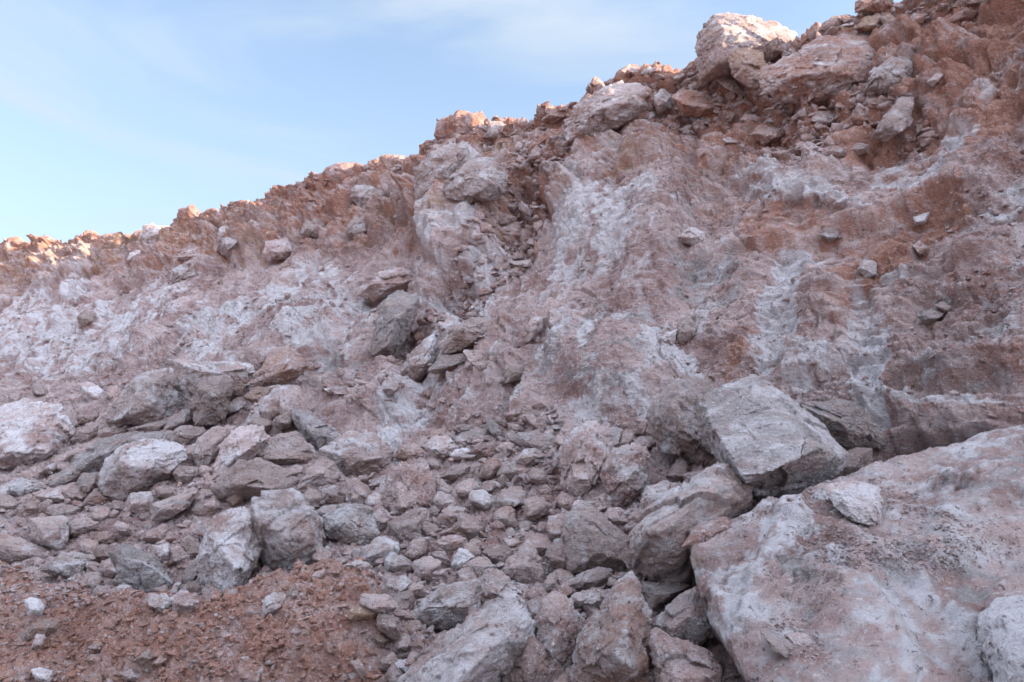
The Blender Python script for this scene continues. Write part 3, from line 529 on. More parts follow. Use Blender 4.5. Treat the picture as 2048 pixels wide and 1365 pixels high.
|||.15,.2,.1,.1|184,1085 200,1066 220,1061 233,1072 226,1090 200,1092||
|||.2,.05,.3,0|184,1099 207,1089 226,1095 225,1116 205,1126 188,1121||
darkface|brown grey boulder|brown grey boulder with dark flat face and white top edge|.3,.1,.7,.2|222,1108 250,1095 282,1100 312,1116 328,1141 348,1170 325,1180 295,1190 265,1180 245,1170 236,1144|250,1118 290,1128|
|||.3,.25,.1,.1|310,1096 335,1086 342,1098 338,1122 330,1127 312,1115||
|||.1,.4,.2,.1|340,1094 360,1091 378,1109 378,1129 358,1132 341,1119||
|||.15,.25,0,.05|365,1081 380,1071 408,1094 400,1109 382,1124||
|||.1,.05,.35,0|365,1164 370,1141 400,1110 403,1144 390,1164 375,1174||
|||.1,.05,.35,0|370,1180 400,1155 412,1165 425,1195 390,1200||
|||.4,.1,.1,0|290,1200 300,1188 332,1191 345,1204 335,1230 312,1215||
|||.5,.2,.1,0|342,1197 362,1184 390,1189 400,1204 385,1224 350,1222||
|||.35,.1,.1,0|229,1210 250,1193 270,1197 272,1213 245,1218||
|||.05,.1,.1,0|303,1182 318,1166 333,1171 338,1185 315,1190||
chunk|bright white chunk|bright white chunk at the edge of the soil near the left side|1.1,0,0,0|50,1201 60,1196 80,1199 87,1214 82,1232 57,1235||
soilslab|brown slab in the soil|brown soil coated slab lying in the soil below the bright white chunk|0,.45,0,.55|47,1277 52,1260 82,1241 128,1234 123,1264 110,1275 85,1275 60,1284||rough=.7
|||0,.45,0,.5|62,1297 72,1269 88,1271 90,1287 80,1302||
|||.05,.35,0,.3|267,1322 300,1298 303,1317 285,1332||
|||0,.5,0,.5|172,1322 182,1309 205,1311 208,1327 192,1339||
|||0,.5,0,.5|303,1327 318,1314 333,1319 318,1334||
|||.1,.35,0,.3|240,1347 262,1341 284,1352 278,1366 250,1360||
||white crusted rock in the soil at the bottom left corner|.6,.1,.2,0|62,1341 82,1336 105,1344 100,1372 72,1362||
|||.1,.35,0,.3|158,1370 172,1352 200,1349 205,1370 180,1378||
|||0,.5,0,.5|176,1296 190,1284 210,1287 200,1305||
|||0,.45,0,.5|583,1265 597,1244 612,1241 618,1270 592,1277||
brick|ochre block in the soil|ochre brick like block on the top of the soil mound|0,.3,0,.9|698,1222 715,1212 750,1214 760,1224 740,1238 700,1240||rough=.5
|||0,.4,0,.6|702,1324 718,1319 740,1354 720,1358||
|||0,.45,0,.5|747,1274 762,1266 778,1281 765,1295||
||small white shard on the brown soil slope|1.1,0,.1,0|590,1288 600,1284 609,1283 606,1290 595,1294||
hook|white-edged rock|white edged rock curling round the right side of the soil mound|.5,.2,.1,.2|755,1189 772,1164 812,1152 825,1164 810,1179 782,1187 765,1216 757,1209||
|||.15,.15,.1,.1|770,1197 790,1187 820,1184 830,1194 822,1229 795,1237 772,1209||
||notched grey rock at the right foot of the soil mound|.2,0,.45,0|752,1252 762,1226 782,1239 797,1236 800,1269 790,1278 760,1264||
|||.1,0,.25,0|787,1297 805,1269 820,1271 823,1294 800,1307||
|||.6,.25,0,0|782,1322 820,1319 825,1337 800,1352 785,1347||
||dark rock in the hollow under the twin big boulders|.15,.15,.45,.1|505,1174 518,1149 560,1142 585,1154 560,1174 535,1184 512,1179||
|||.45,.25,.1,.1|523,1224 532,1197 550,1187 570,1189 573,1209 550,1229 525,1237||
|||.4,.2,0,.2|575,1189 585,1174 610,1174 615,1189 595,1204||
|||.05,.6,0,.1|490,1224 500,1216 522,1226 517,1236 495,1236||
|||.5,.2,0,0|402,1221 422,1209 447,1211 440,1224 412,1228||
|||.15,.15,.1,0|617,1164 630,1144 650,1141 642,1160||
|||.3,.1,.2,0|665,1134 675,1117 697,1119 685,1139||
|||.45,.15,.1,0|690,1131 720,1121 745,1134 722,1144||
|||.15,0,.5,0|627,1025 650,1012 682,1010 677,1025 640,1037||
|||.1,.1,.15,0|572,940 590,930 612,935 597,955 575,955||
|||.05,0,.5,0|737,972 760,955 780,948 775,970 750,980||
|||.1,.05,.2,0|740,983 770,980 765,992 745,992||
|||.05,.35,0,.1|672,962 680,950 697,955 690,972||
|||.2,.15,.2,.1|742,1020 757,1007 782,1032 780,1050 757,1062 750,1050||
|||.05,.1,.1,0|860,1017 870,1010 880,1020 870,1037 860,1032||
|||.1,.15,.2,0|147,840 160,822 190,815 197,830 180,855 150,860||
|||.1,.05,.25,0|140,882 160,862 195,850 195,870 175,890||
|||.1,.15,.05,0|195,875 197,860 252,855 250,870 225,880||
|||0,.3,0,.8|0,815 15,808 20,830 5,835||
crusted|white crusted rock|white crusted rock left of the tip of the long thin grey slab|.6,.1,.2,.2|0,975 15,965 50,955 85,965 97,975 75,992 45,1000 15,992||
|||.1,.05,.25,.2|-5,992 25,992 37,1007 27,1025 -5,1020||
|||.3,.05,.25,0|70,992 112,975 145,967 152,982 130,1002 92,1010||
|||.15,.1,.1,0|95,1015 125,1007 162,1017 160,1035 100,1041||
|||.2,.2,.25,.25|20,1032 42,1010 77,1002 92,1020 82,1040||
tent|red tent-shaped rock|reddish brown tent shaped rock below the white mottled boulder|.05,.45,.05,.15|162,1012 195,975 232,995 215,1020 185,1017||
|||.05,.1,.4,0|150,987 160,952 195,945 202,972 175,997||
|||.1,.2,.05,0|220,1017 227,1002 252,1005 250,1025 230,1030||
||squarish pale grey rock with a step, under the white mottled boulder|.25,0,.55,0|250,1022 257,987 302,985 307,1002 297,1022 272,1035||
||long grey pointed rock below the white mottled boulder|.15,0,.5,0|302,1007 350,997 395,982 395,992 357,1022 330,1042 305,1040||
|||.05,.2,.05,0|312,977 330,971 347,985 342,997 315,997||
|||.1,.2,.1,0|345,947 360,932 390,935 400,950 380,967 357,970||
|||.1,.05,.25,0|362,915 372,897 390,890 388,915 400,930 365,927||
|||.05,.4,.1,.1|397,1035 410,1007 430,995 440,1015 420,1035||
|||.1,.2,.1,0|372,1030 390,1007 410,1005 400,1035||
|||.1,.2,.1,0|402,965 425,952 435,962 410,985||
||rock with one white cheek beside the ochre faced rock|.3,.25,.05,.2|440,835 450,810 475,795 490,795 492,810 465,825||
|||.1,.3,0,.6|488,793 512,776 547,776 512,810||
wedgeochre|ochre-faced rock|ochre faced angular rock right of the overhanging slab|.1,.35,.15,.45|502,766 547,700 574,697 619,731 595,755 560,769 523,772|580,738|lift=.35
|||0,.55,0,.1|42,950 62,940 77,957 60,962||
|||.15,.35,0,.05|77,947 95,932 120,922 125,935 100,950||
|||.15,.25,.1,0|127,922 140,907 175,900 160,920||
darkmid|dark grey boulder on the slope|dark olive grey boulder stuck alone in the middle of the slope|0,.05,.95,.25|743,711 745,683 764,605 791,584 836,598 836,615 822,642 805,683 785,707|790,640 775,690|lift=.2
shard|pale upright shard|pale upright shard below the dark grey boulder on the slope|.4,.05,.2,0|798,738 839,690 868,668 873,700 856,742 819,776 801,758||lift=.1
|||.05,0,.6,.05|856,742 880,714 928,707 931,721 873,748||
||pink cube like rock at the end of a grey ledge|.2,.3,.05,.1|928,704 965,702 976,728 969,742 945,745||lift=.1
finslab|long fin slab|long pink slab with a grey lower edge, mid slope right of the pale upright shard|.15,.05,.35,0|890,704 907,656 942,639 986,636 1003,639 996,656 962,683 928,700||lift=.1
|||.15,.1,.35,0|1037,677 1068,636 1085,632 1085,653 1061,690 1041,697||lift=.05
|||.1,.05,.3,0|1000,765 1020,731 1044,745 1041,759 1010,770||
||broad pinkish slab just above the dark grey boulder on the slope|.3,.15,.1,.15|716,590 764,542 805,535 836,559 812,579 750,600||lift=.12
|||.1,.05,.5,.1|764,779 801,759 801,776 778,793||
lean2|triangular pink stone|triangular pink stone resting on the slope above the leaning boulder|.2,.15,.1,0|1355,645 1375,634 1396,657 1378,688 1353,694||lift=.05
|||.6,0,.2,0|1310,688 1336,665 1353,660 1347,692||
ledgestone|pale stone on a ledge|pale pink stone perched on a red ledge in the middle right of the slope|.4,.25,.05,.1|1355,474 1382,454 1406,466 1412,482 1394,495 1363,484||lift=.08
|||.5,.1,.15,.1|1714,540 1725,521 1753,525 1753,552 1733,558||
||dark flat rock jutting from the slope near the right edge|.1,.1,.6,.1|1834,634 1870,614 1893,626 1858,649||
|||.1,.25,.3,0|1870,610 1889,603 1909,618 1893,628||
|||.3,.2,0,.1|1827,493 1838,482 1854,493 1846,517||
||small white stone in the red gully near the right edge|.9,.1,0,0|1827,435 1858,425 1850,447 1831,451||
palecrest|grey white upright stone|grey white upright stone just under the crest left of the pale crest block|.5,0,.45,0|1308,195 1324,179 1342,191 1340,218 1316,230||lift=.1
|||.8,0,.1,0|1297,222 1308,218 1312,234 1297,242||
redblock|red block under the crest|broad rust red block just under the crest|.05,.85,0,.2|1345,195 1371,179 1406,183 1445,210 1421,234 1371,230||lift=.1
crestwhite|pale crest block|pale tan sunlit block standing highest on the crest against the sky|.3,.12,.0,.45|1404,160 1404,85 1420,52 1434,35 1468,35 1499,38 1546,48 1584,72 1580,105 1499,130 1460,150 1418,148|1447,58,.9 1434,130,.95 1530,80,.75|t=.8,depth=13.6,chips=1,rough=.75,back=.2,tilt=.1
crestochre|ochre block|ochre brown block under the pale crest block|.05,.45,.05,.8|1460,117 1468,94 1523,109 1531,129 1523,171 1503,179 1468,156|1490,130|t=1,lift=.75
|||.2,.15,.25,.3|1429,156 1457,152 1484,183 1495,195 1476,191||lift=.2
redoutcrop|long red outcrop|long rounded red outcrop right of the ochre block|.28,.7,.1,.25|1531,171 1534,144 1573,113 1640,78 1718,74 1772,82 1740,144 1733,183 1679,199 1581,203 1534,183|1600,150 1690,140|t=.8
pinkknob|white and pink knob|rounded white and pink knob at the right end of the long red outcrop|.5,.3,.05,.05|1733,179 1741,144 1792,113 1827,125 1831,171 1788,191||lift=.12
|||.35,.2,.1,0|1854,164 1874,144 1889,148 1866,175||
||leaning grey pink rock below the white and pink knob|.25,.2,.25,.05|1749,269 1772,234 1796,199 1827,199 1819,249 1776,281||lift=.1
topred|red rock on the skyline|red rock on the skyline at the top edge of the photo|0,.8,0,.3|1712,25 1714,0 1745,-12 1784,-5 1784,15 1753,25||
|||.05,.5,0,.4|1636,62 1663,35 1679,33 1688,62 1651,74||
|||.05,.5,0,.4|1681,31 1702,29 1706,43 1690,51||
||ochre rock under the red rock on the skyline|.05,.3,0,.8|1714,55 1729,35 1760,31 1764,58 1733,62||lift=.1
|||.05,.3,0,.7|1761,35 1780,27 1799,47 1768,58||lift=.1
palebluff|pale bluff|broad pale bluff face on the crest left of the grey white upright stone|.4,.25,.1,.35|1133,268 1150,215 1200,180 1235,168 1290,175 1300,215 1240,250 1180,275 1140,282|1190,220 1250,205|t=.8
redcrest|red brown crest rock|red brown rock on the skyline left of the pale bluff|0,.5,.05,.6|1085,241 1102,220 1143,219 1133,234 1106,248||
||pinkish rock under the skyline above the upper right head boulder|.3,.3,.05,.15|966,275 979,244 1003,244 1024,265 1003,282||
headleft|left head boulder|left one of the two big rounded boulders bulging from the upper slope|.35,.1,.25,.15|832,388 836,337 860,306 897,292 935,292 955,313 925,330 897,361 884,405 846,422|870,350|t=.9,lift=.3
headright|right head boulder|right one of the two big rounded boulders bulging from the upper slope|.32,.15,.45,.1|890,381 901,354 928,326 962,320 990,326 1010,354 1007,385 990,402 942,398 897,395|945,350 990,365|lift=.55
|||.2,.25,0,.2|1037,419 1044,402 1068,426 1065,453 1051,446||
|||.15,.3,0,.1|1068,446 1078,436 1089,456 1075,463||
|||.15,.15,.3,0|996,436 1010,426 1034,436 1024,449 1000,449||
|||.3,.15,.15,.1|1007,415 1020,405 1034,412 1030,425||
|||.35,.2,.1,.1|1078,413 1113,401 1110,419 1080,422||
|||.1,.4,0,.35|1116,303 1133,292 1154,303 1143,316 1120,313||
|||.15,.25,.2,.2|1051,326 1068,299 1085,289 1102,306 1085,330||
|||.1,.55,0,.1|983,490 996,460 1034,446 1041,470 1020,497||
|||.15,.2,.1,.5|1014,542 1034,531 1054,538 1048,552 1027,555||
|||.3,.15,0,.2|1014,525 1061,521 1068,538 1048,538||
||pale rounded lump in the upper slope, second in the row left of the headland|.35,.1,.05,.3|431,499 441,455 478,451 485,489 458,516||
||grey pink lump perched over the slope right of the pale rounded lump|.3,.1,.3,.15|526,509 533,482 574,475 584,502 560,520 537,520||
|||.4,.1,.1,.15|338,564 342,543 376,526 407,533 400,560 345,571||
|||.25,.2,.05,.3|352,516 372,499 417,496 427,520 376,526||
crestpile|sunlit crest rock|sunlit ochre rock pile standing out on the left skyline|.45,.2,0,.5|280,479 287,451 304,448 352,458 352,475 331,489 290,489||
|||.55,.1,0,.2|253,526 260,506 294,496 308,503 297,516||lift=.3
leftround|round pink stone|round pink stone sitting on the left part of the slope|.1,.2,.15,.1|154,636 171,619 191,629 191,646 167,653||lift=.1
|||.05,.6,0,.3|592,390 600,370 618,368 622,385 608,395||
|||.35,.1,.15,.2|700,395 712,372 745,368 770,380 762,405 725,418||
|||.3,.2,.1,.2|600,470 612,440 650,432 668,455 645,480||
|||.25,.15,.2,.1|690,470 700,440 732,436 748,462 722,488||
|||.1,.4,.05,.3|795,400 800,365 830,355 838,385 822,410||
|||.3,.1,.2,.1|1640,470 1652,455 1680,458 1684,475 1660,484||
|||.1,.5,.05,.2|1500,270 1520,252 1560,256 1566,276 1530,290||
|||.2,.5,.05,.1|1590,300 1600,284 1630,282 1640,298 1615,308||
|||.1,.6,0,.2|1620,240 1640,222 1670,228 1668,248 1640,254||
|||.1,.6,.05,.1|1700,240 1712,218 1738,222 1740,246 1718,254||
|||.2,.5,0,.1|1650,306 1665,292 1692,296 1688,312 1665,316||
|||.1,.5,.05,.2|1480,240 1490,228 1515,232 1516,246 1496,252||
|||.2,.4,.05,.1|1700,300 1712,286 1738,290 1736,306 1714,310||
"""
from mathutils.bvhtree import BVHTree
rnd = np.random.RandomState(11)
# the giant slab in the right foreground
go = [(1360, 1112), (1372, 1088), (1440, 1050), (1500, 1018), (1545, 1000), (1620, 978), (1700, 955), (1770, 932), (1850, 902), (1900, 880), (1960, 862), (2060, 838), (2250, 830), (2420, 1000), (2420, 1450), (1900, 1580), (1560, 1520), (1490, 1400), (1455, 1330), (1425, 1290), (1412, 1235), (1368, 1170)]
gv = np.array(go, float); SD, SV, ST = 4.15, 1195., 1.70; mpp = SD / FPX
sdep = lambda v, b: SD - ST * (v - SV) * mpp * (1 - .00025 * (v - SV)) - b
pts = [place(u, v, sdep(v, 0)) for u, v in go]
for u, v, b in [(1420, 1120, .12), (1470, 1200, .24), (1540, 1330, .30), (1540, 1060, .20), (1640, 1040, .28), (1800, 980, .24), (1640, 1200, .36), (1760, 1340, .38), (1900, 1050, .22), (2060, 950, .20), (2200, 1100, .25), (1700, 1450, .32), (1480, 1360, .12), (1440, 1240, .10), (2000, 1250, .25), (2200, 1300, .2)]: pts.append(place(u, v, sdep(v, b)))
for u, v in go[::2]: c = gv.mean(0); a = c + (np.array((u, v)) - c) * .86; pts.append(place(a[0], a[1], sdep(a[1], -.75)))
V, F = rock_shape(pts, 7, np.random.RandomState(5), p=34, chips=0, rough=.22)
Vu, Vv, _ = px(V); wn_ = fbm(V * 5, 4) * 16
def sell(u, v, ru, rv, ang):
    a = math.radians(ang); X = Vu + wn_ - u; Y = Vv + .7 * wn_ - v; return sstep(0, .8, np.clip(1 - ((X * math.cos(a) + Y * math.sin(a)) / ru) ** 2 - ((-X * math.sin(a) + Y * math.cos(a)) / rv) ** 2, 0, 1))
nrm = np.array([-.25, -.55, .8]); nrm /= np.linalg.norm(nrm); front = (Vv > 700)
h = .04 * fbm(V * 1.1, 3) + .014 * fbm(V * 3.3 + 3, 3) + .045 * facets(V * 1.7) + .020 * facets(V * 4.3 + 7) + .012 * facets(V * 11 + 7) + .005 * facets(V * 28 + 3) + .014 * (ridged(V * 7 + 7, 3) - 1) + .005 * (ridged(V * 26 + 7, 3, .6) - 1)
f1, f2, cid = worley(V * 5 + fbm(V * 4, 2)[:, None] * .4); pat = sstep(.15, .45, perlin(V * 2.1 + 40)); h += pat * .03 * (np.sqrt(np.clip((f2 - f1) * 3, 0, 1)) - .3)
bd = (V @ np.array([.25, -.2, .9])) * 7 + .7 * fbm(V * 1.6, 2); fr = bd - np.floor(bd); h += .02 * (sstep(0, .2, fr) * (1 - fr) - .3) * sstep(0, .4, perlin(V * 1.4 + 77))
f1, f2, cid = worley(V * 1.5 + .3 * fbm(V * 2.5, 3)[:, None]); h -= .018 * (1 - sstep(0, .03, f2 - f1)) * sstep(-.1, .25, perlin(V * 1.2 + 5)); h += .004 * (ridged(V * 60, 2, .6) - 1)
for u, v, ru, rv, ang, am in [(1860, 1240, 60, 190, -38, -.09), (1960, 1130, 130, 60, -20, -.09), (1850, 1120, 90, 40, 0, -.05), (1545, 1130, 34, 200, 28, .06), (1640, 1060, 200, 22, 20, .05), (1590, 1240, 60, 30, 0, -.05), (1990, 980, 160, 40, -20, .07), (1700, 1200, 130, 60, 30, .05), (1420, 1150, 40, 80, 0, .05)]: h += am * sell(u, v, ru, rv, ang)
V = V + nrm * (h * front)[:, None]
mk = np.zeros((len(V), 4), np.float32); mk[:, 0] = .24; mk[:, 2] = .42; mk[:, 1] = .0
for u, v, ru, rv, ang, ch, am in [(1530, 1130, 46, 170, 28, 0, .5), (1590, 1060, 50, 40, 0, 0, .6), (1470, 1230, 36, 60, 25, 0, .5), (1420, 1100, 60, 60, 0, 3, .3), (1460, 1170, 80, 40, 0, 0, .3), (1780, 1230, 130, 70, 30, 0, .35), (1900, 1240, 40, 150, -40, 0, .4), (1800, 1350, 70, 50, 0, 0, .6), (1840, 1340, 12, 24, 0, 1, .5),
        (1850, 1110, 110, 50, 0, 2, .4), (1850, 1090, 120, 60, 0, 1, .2), (1970, 1150, 90, 50, -20, 2, .4), (1890, 1130, 50, 14, 30, 1, .4), (1960, 1090, 120, 16, -15, 1, .35), (1640, 1100, 60, 60, 0, 2, .25), (1560, 1060, 60, 20, 0, 3, .5), (1380, 1330, 90, 60, 40, 3, .6), (1480, 1380, 60, 90, 0, 3, .5), (2000, 880, 140, 30, -20, 0, .35),
        (1700, 1120, 200, 40, 20, 1, .12), (1580, 1260, 60, 30, 0, 2, .4), (1780, 1170, 60, 30, 0, 2, .5), (1600, 1380, 120, 40, 0, 1, .1), (1380, 1110, 30, 60, 0, 3, .4)]: mk[:, ch] += am * sell(u, v, ru, rv, ang)
m1, m2, m3 = fbm(V * 4.5 + 8, 4), fbm(V * 3.3 + 50, 4), fbm(V * 1.9 + 90, 4); mk[:, 0] += .30 * sstep(0, .8, m1); mk[:, 2] += .35 * sstep(0, .8, m2); mk[:, 1] += .18 * sstep(0, .8, m3); mk *= (.2 + .9 * np.clip(.65 + 1.2 * fbm(V * 8, 5, .6), 0, 1.8))[:, None]; mk[:, 0] = mk[:, 0] * 1.35 + .08; mk[:, 1] *= .7
c = V.mean(0); slab = mesh_from('boulder', V - c, F, M_FACE, mk); slab.location = c
tag(slab, 'giant dusty pink and white slab filling the lower right foreground', 'boulder')
SB = BVHTree.FromPolygons([tuple(p) for p in V], [tuple(map(int, f)) for f in F])
def on_slab(u, v):
    d = place(u, v, 1.0) - CAM; n = np.linalg.norm(d); r = SB.ray_cast(Vector(CAM), Vector(d / n)); return None if r[0] is None else px(np.array(r[0]))[2]

recs = []; covered = []
for ln in DATA.strip().splitlines():
    key, short, label, w, ol, rg, op = ((ln.split('|') if ln.count('|') == 6 else [ln.split('|')[0]] + [''] + ln.split('|')[1:]))
    opts = dict(kv.split('=') for kv in op.split(',') if kv); outl = [tuple(map(float, p.split(','))) for p in ol.split()]
    ridge = [tuple(map(float, p.split(','))) for p in rg.split()] if rg else None; wts = tuple(map(float, w.split(',')))
    kw = {}; d = opts.get('depth')
    oo = np.array(outl); uc, vc_ = oo.mean(0)
    if d:
        kw['depth'] = float(d)
        if d != '13.6':
            s = on_slab(min(uc, 2040), min(vc_, 1360)); 
            if s: kw['depth'] = s + (.0 if 'label' else 0)
    T_ = float(opts.get('t', 1)); uc2 = uc
    ob, D = make_rock(outl, ridge, wts, rnd, thick=T_, level=int(opts['level']) if 'level' in opts else None, lift=float(opts.get('lift', 0)), rough=float(opts.get('rough', 1)), chips=int(opts.get('chips', 4)), tilt=float(opts.get('tilt', 1.2 if (d and d != '13.6') else .55)), **kw)
    recs.append(dict(o=ob, key=key, short=short, label=label, w=wts, out=oo, c=np.array([(oo[:, 0].min() + oo[:, 0].max()) / 2, (oo[:, 1].min() + oo[:, 1].max()) / 2]), size=max(np.ptp(oo[:, 0]), np.ptp(oo[:, 1])), asp=np.ptp(oo[:, 0]) / np.ptp(oo[:, 1])))
    covered.append(oo)
def inside(poly, u, v):
    x, y = poly[:, 0], poly[:, 1]; x2, y2 = np.roll(x, -1), np.roll(y, -1)
    c = ((y > v) != (y2 > v)); return (np.sum(c & (u < (x2 - x) * (v - y) / (np.where(y2 == y, 1e-9, y2 - y)) + x)) % 2) == 1
RUB = np.array([(-60, 800), (230, 740), (330, 790), (520, 790), (600, 870), (700, 860), (800, 900), (870, 860), (1060, 840), (1140, 880), (1300, 850), (1330, 990), (1280, 1060), (1310, 1190), (1380, 1300), (1480, 1385), (780, 1385), (770, 1240), (690, 1130), (560, 1185), (430, 1215), (300, 1205), (150, 1180), (40, 1110), (-60, 1090)], float)
cen = [(r['c'][0], r['c'][1], .5 * r['size'] * min(1, (1 / max(r['asp'], 1 / r['asp'])) ** .5)) for r in recs]
grown = [o.mean(0) + (o - o.mean(0)) * .9 for o in covered]
# stones filling the gaps of the rubble, one by one
n = 0; tries = 0
while n < 80 and tries < 40000:
    tries += 1; u = rnd.uniform(-20, 1460); v = rnd.uniform(760, 1375)
    if not inside(RUB, u, v): continue
    s = rnd.uniform(13, 30) * (1 if v < 1000 else 1.15) * (1 - .3 * (tries / 40000.))
    if any((u - a) ** 2 + (v - b) ** 2 < (.82 * (s * .5 + c)) ** 2 for a, b, c in cen): continue
    if any(inside(g, u, v) for g in grown): continue
    k = rnd.randint(5, 8); a0 = rnd.uniform(0, 6.28); asp = rnd.uniform(.8, 1.7); tl = rnd.uniform(-.6, .6)
    pl = []
    for i in range(k):
        a = a0 + (i + rnd.uniform(-.3, .3)) * 6.283 / k; r = s * rnd.uniform(.8, 1.1); x = math.cos(a) * r * asp ** .5; y = math.sin(a) * r / asp ** .5
        pl.append((u + x * math.cos(tl) - y * math.sin(tl), v + x * math.sin(tl) + y * math.cos(tl)))
    g = rnd.rand(); wts = (.1, .1, .1, 0) if g < .35 else (.1, .02, .4, 0) if g < .55 else (.45, .05, .1, 0) if g < .72 else (.05, .4, .05, .1) if g < .88 else (.2, .1, .2, .35)
    ob, D = make_rock(pl, None, wts, rnd, level=4); oo = np.array(pl)
    recs.append(dict(o=ob, key='', short='', label='', w=wts, out=oo, c=np.array([u, v]), size=2 * s, asp=np.ptp(oo[:, 0]) / np.ptp(oo[:, 1]))); cen.append((u, v, s)); n += 1

# labels: a look, then where it lies next to a boulder one can find
def look(r):
    w, rd, g, o = r['w']
    c = 'bright white' if w > .75 else 'white crusted' if w >= .55 else 'rusty grey' if g > .35 and o > .2 else 'dark grey' if g >= .55 else 'reddish brown' if rd >= .45 and o < .3 else 'brown' if rd >= .3 and o >= .3 else 'reddish' if rd >= .25 else 'ochre' if o >= .3 else 'pale grey' if w > .25 and g > .2 else 'white streaked' if w >= .3 else 'grey' if g >= .3 else 'greyish pink' if g >= .18 else 'dusty pink'
    a = r['asp']; s = 'flat' if a > 1.75 else 'broad' if a > 1.3 else 'upright' if a < .72 else 'blocky'
    z = 'large' if r['size'] > 90 else 'medium' if r['size'] > 55 else 'small' if r['size'] > 34 else 'tiny'
    return z, s, c
anchors = [r for r in recs if r['short']] + [dict(short='giant front slab', c=np.array([1750., 1150.]))]
used = set(r['label'] for r in recs if r['label'])
def where(r, a):
    d = r['c'] - a['c']; x, y = d; ax, ay = abs(x), abs(y)
    if ay < .45 * ax: return 'right of' if x > 0 else 'left of'
    if ax < .45 * ay: return 'below' if y > 0 else 'above'
    return ('below' if y > 0 else 'above') + (' right of' if x > 0 else ' left of')
for r in sorted(recs, key=lambda r: -r['size']):
    noun = r['o'].name.split('.')[0].replace('_', ' ').split(' ')[-1]
    if not r['label']:
        z, s, c = look(r); near_ = sorted(anchors, key=lambda a: np.linalg.norm((a['c'] - r['c']) * (1, 1.1)))[:4]; cands = []
        for a in near_[:2]: cands.append(f"{z} {s} {c} {noun} {where(r, a)} the {a['short']}")
        for i in range(3):
            for j in range(i + 1, 4): cands.append(f"{z} {c} {noun} {where(r, near_[i])} the {near_[i]['short']}, {where(r, near_[j])} the {near_[j]['short']}")
        for a in near_[:3]: cands.append(f"second {z} {s} {c} {noun} {where(r, a)} the {a['short']}"); cands.append(f"third {z} {s} {c} {noun} {where(r, a)} the {a['short']}")
        for cnd in cands:
            if cnd not in used and len(cnd.split()) <= 16: r['label'] = cnd; break
        else: r['label'] = f"{z} {s} {c} {noun} lying loose {where(r, near_[3])} the {near_[3]['short']}"
        used.add(r['label'])
    tag(r['o'], r['label'], noun if noun != 'slab' else 'rock slab', 'loose rocks and boulders of the quarry slope')
slab['group'] = 'loose rocks and boulders of the quarry slope'

# ------------------------------------------------------------------ uncountable gravel and crumbs
protos = {}
for lv in (2, 3):
    L_ = []
    for k in range(14):
        r_ = np.random.RandomState(100 + k); P = r_.normal(size=(9, 3)); P /= np.linalg.norm(P, axis=1, keepdims=True); P *= r_.uniform(.6, 1.1, (9, 1)) * (1, r_.uniform(.55, 1), r_.uniform(.28, .8))
        V_, F_ = rock_shape(P * .5, lv, r_, chips=2, rough=.8, p=90); L_.append((V_ - V_.mean(0), F_))
    protos[lv] = L_
def scatter(name, label, poly, count, smin, smax, palette, seed, power=2.2, sink=.12, clump=None, mat=M_FACE, surface=None):
    """stones lying on the ground inside a polygon of the picture, sizes in metres"""
    r_ = np.random.RandomState(seed); poly = np.array(poly, float); VS, FS, MS = [], [], []; base = 0; u0, v0 = poly.min(0); u1, v1 = poly.max(0); k = 0; t = 0
    while k < count and t < count * 12:
        t += 1; u, v = r_.uniform(u0, u1), r_.uniform(v0, v1)
        if not inside(poly, u, v): continue
        j = int(np.clip(np.searchsorted(U, u), 1, nC - 2)); vv = VV[nNear - 8:rs + nWall + 12, j]; i = int(np.argmin(np.abs(vv - v))) + nNear - 8
        p = G[i, j]
        if clump is not None and perlin(p[None] * clump + seed)[0] < r_.uniform(-.35, .25): continue
        if surface: 
            D = surface(u, v)
            if D is None: continue
            p = place(u, v, D)
        s = smin + (smax - smin) * r_.rand() ** power; lv = 3 if s > .06 else 2
        Vp, Fp = protos[lv][r_.randint(14)]
        a, b, c = r_.uniform(0, 6.28), r_.uniform(-.5, .5), r_.uniform(-.5, .5)
        Rz = np.array([[math.cos(a), -math.sin(a), 0], [math.sin(a), math.cos(a), 0], [0, 0, 1]]); Rx = np.array([[1, 0, 0], [0, math.cos(b), -math.sin(b)], [0, math.sin(b), math.cos(b)]]); Ry = np.array([[math.cos(c), 0, math.sin(c)], [0, 1, 0], [-math.sin(c), 0, math.cos(c)]])
        X = (Vp * s * r_.uniform(.8, 1.25, 3)) @ (Rz @ Rx @ Ry).T + p + (NN[i, j] if surface is None else np.array([-.2, -.5, .8])) * s * (.22 - sink)
        VS.append(X); FS.append(Fp + base); base += len(X); q_ = r_.rand(); acc = 0
        for pr, wts in palette:
            acc += pr
            if q_ < acc: break
        MS.append(np.tile(np.array(wts) + r_.uniform(-.04, .04, 4), (len(X), 1))); k += 1
    o = mesh_from(name, np.concatenate(VS), np.concatenate(FS), mat, np.clip(np.concatenate(MS), 0, 1.2)); tag(o, label, 'gravel', kind='stuff'); return o
MIX = [(.34, (.1, .12, .1, 0)), (.2, (.1, 0, .45, 0)), (.16, (.5, .05, .1, 0)), (.18, (.05, .45, 0, .1)), (.12, (.2, .2, .1, .3))]
REDM = [(.25, (.05, .6, .0, .2)), (.25, (.2, .25, .05, .25)), (.2, (.2, .15, .1, .5)), (.25, (.4, .15, .1, .1))]
SOILM = [(.8, (.0, 1.0, .0, .3)), (.12, (.05, .6, .1, .3)), (.08, (.4, .1, .15, .1))]
scatter('rubble', 'small broken stones packed between the boulders at the slope foot', RUB, 3600, .035, .24, MIX, 1, power=2.4)
scatter('gravel', 'fine gravel filling the gaps of the rubble', RUB, 9000, .015, .07, MIX, 2, power=1.6)
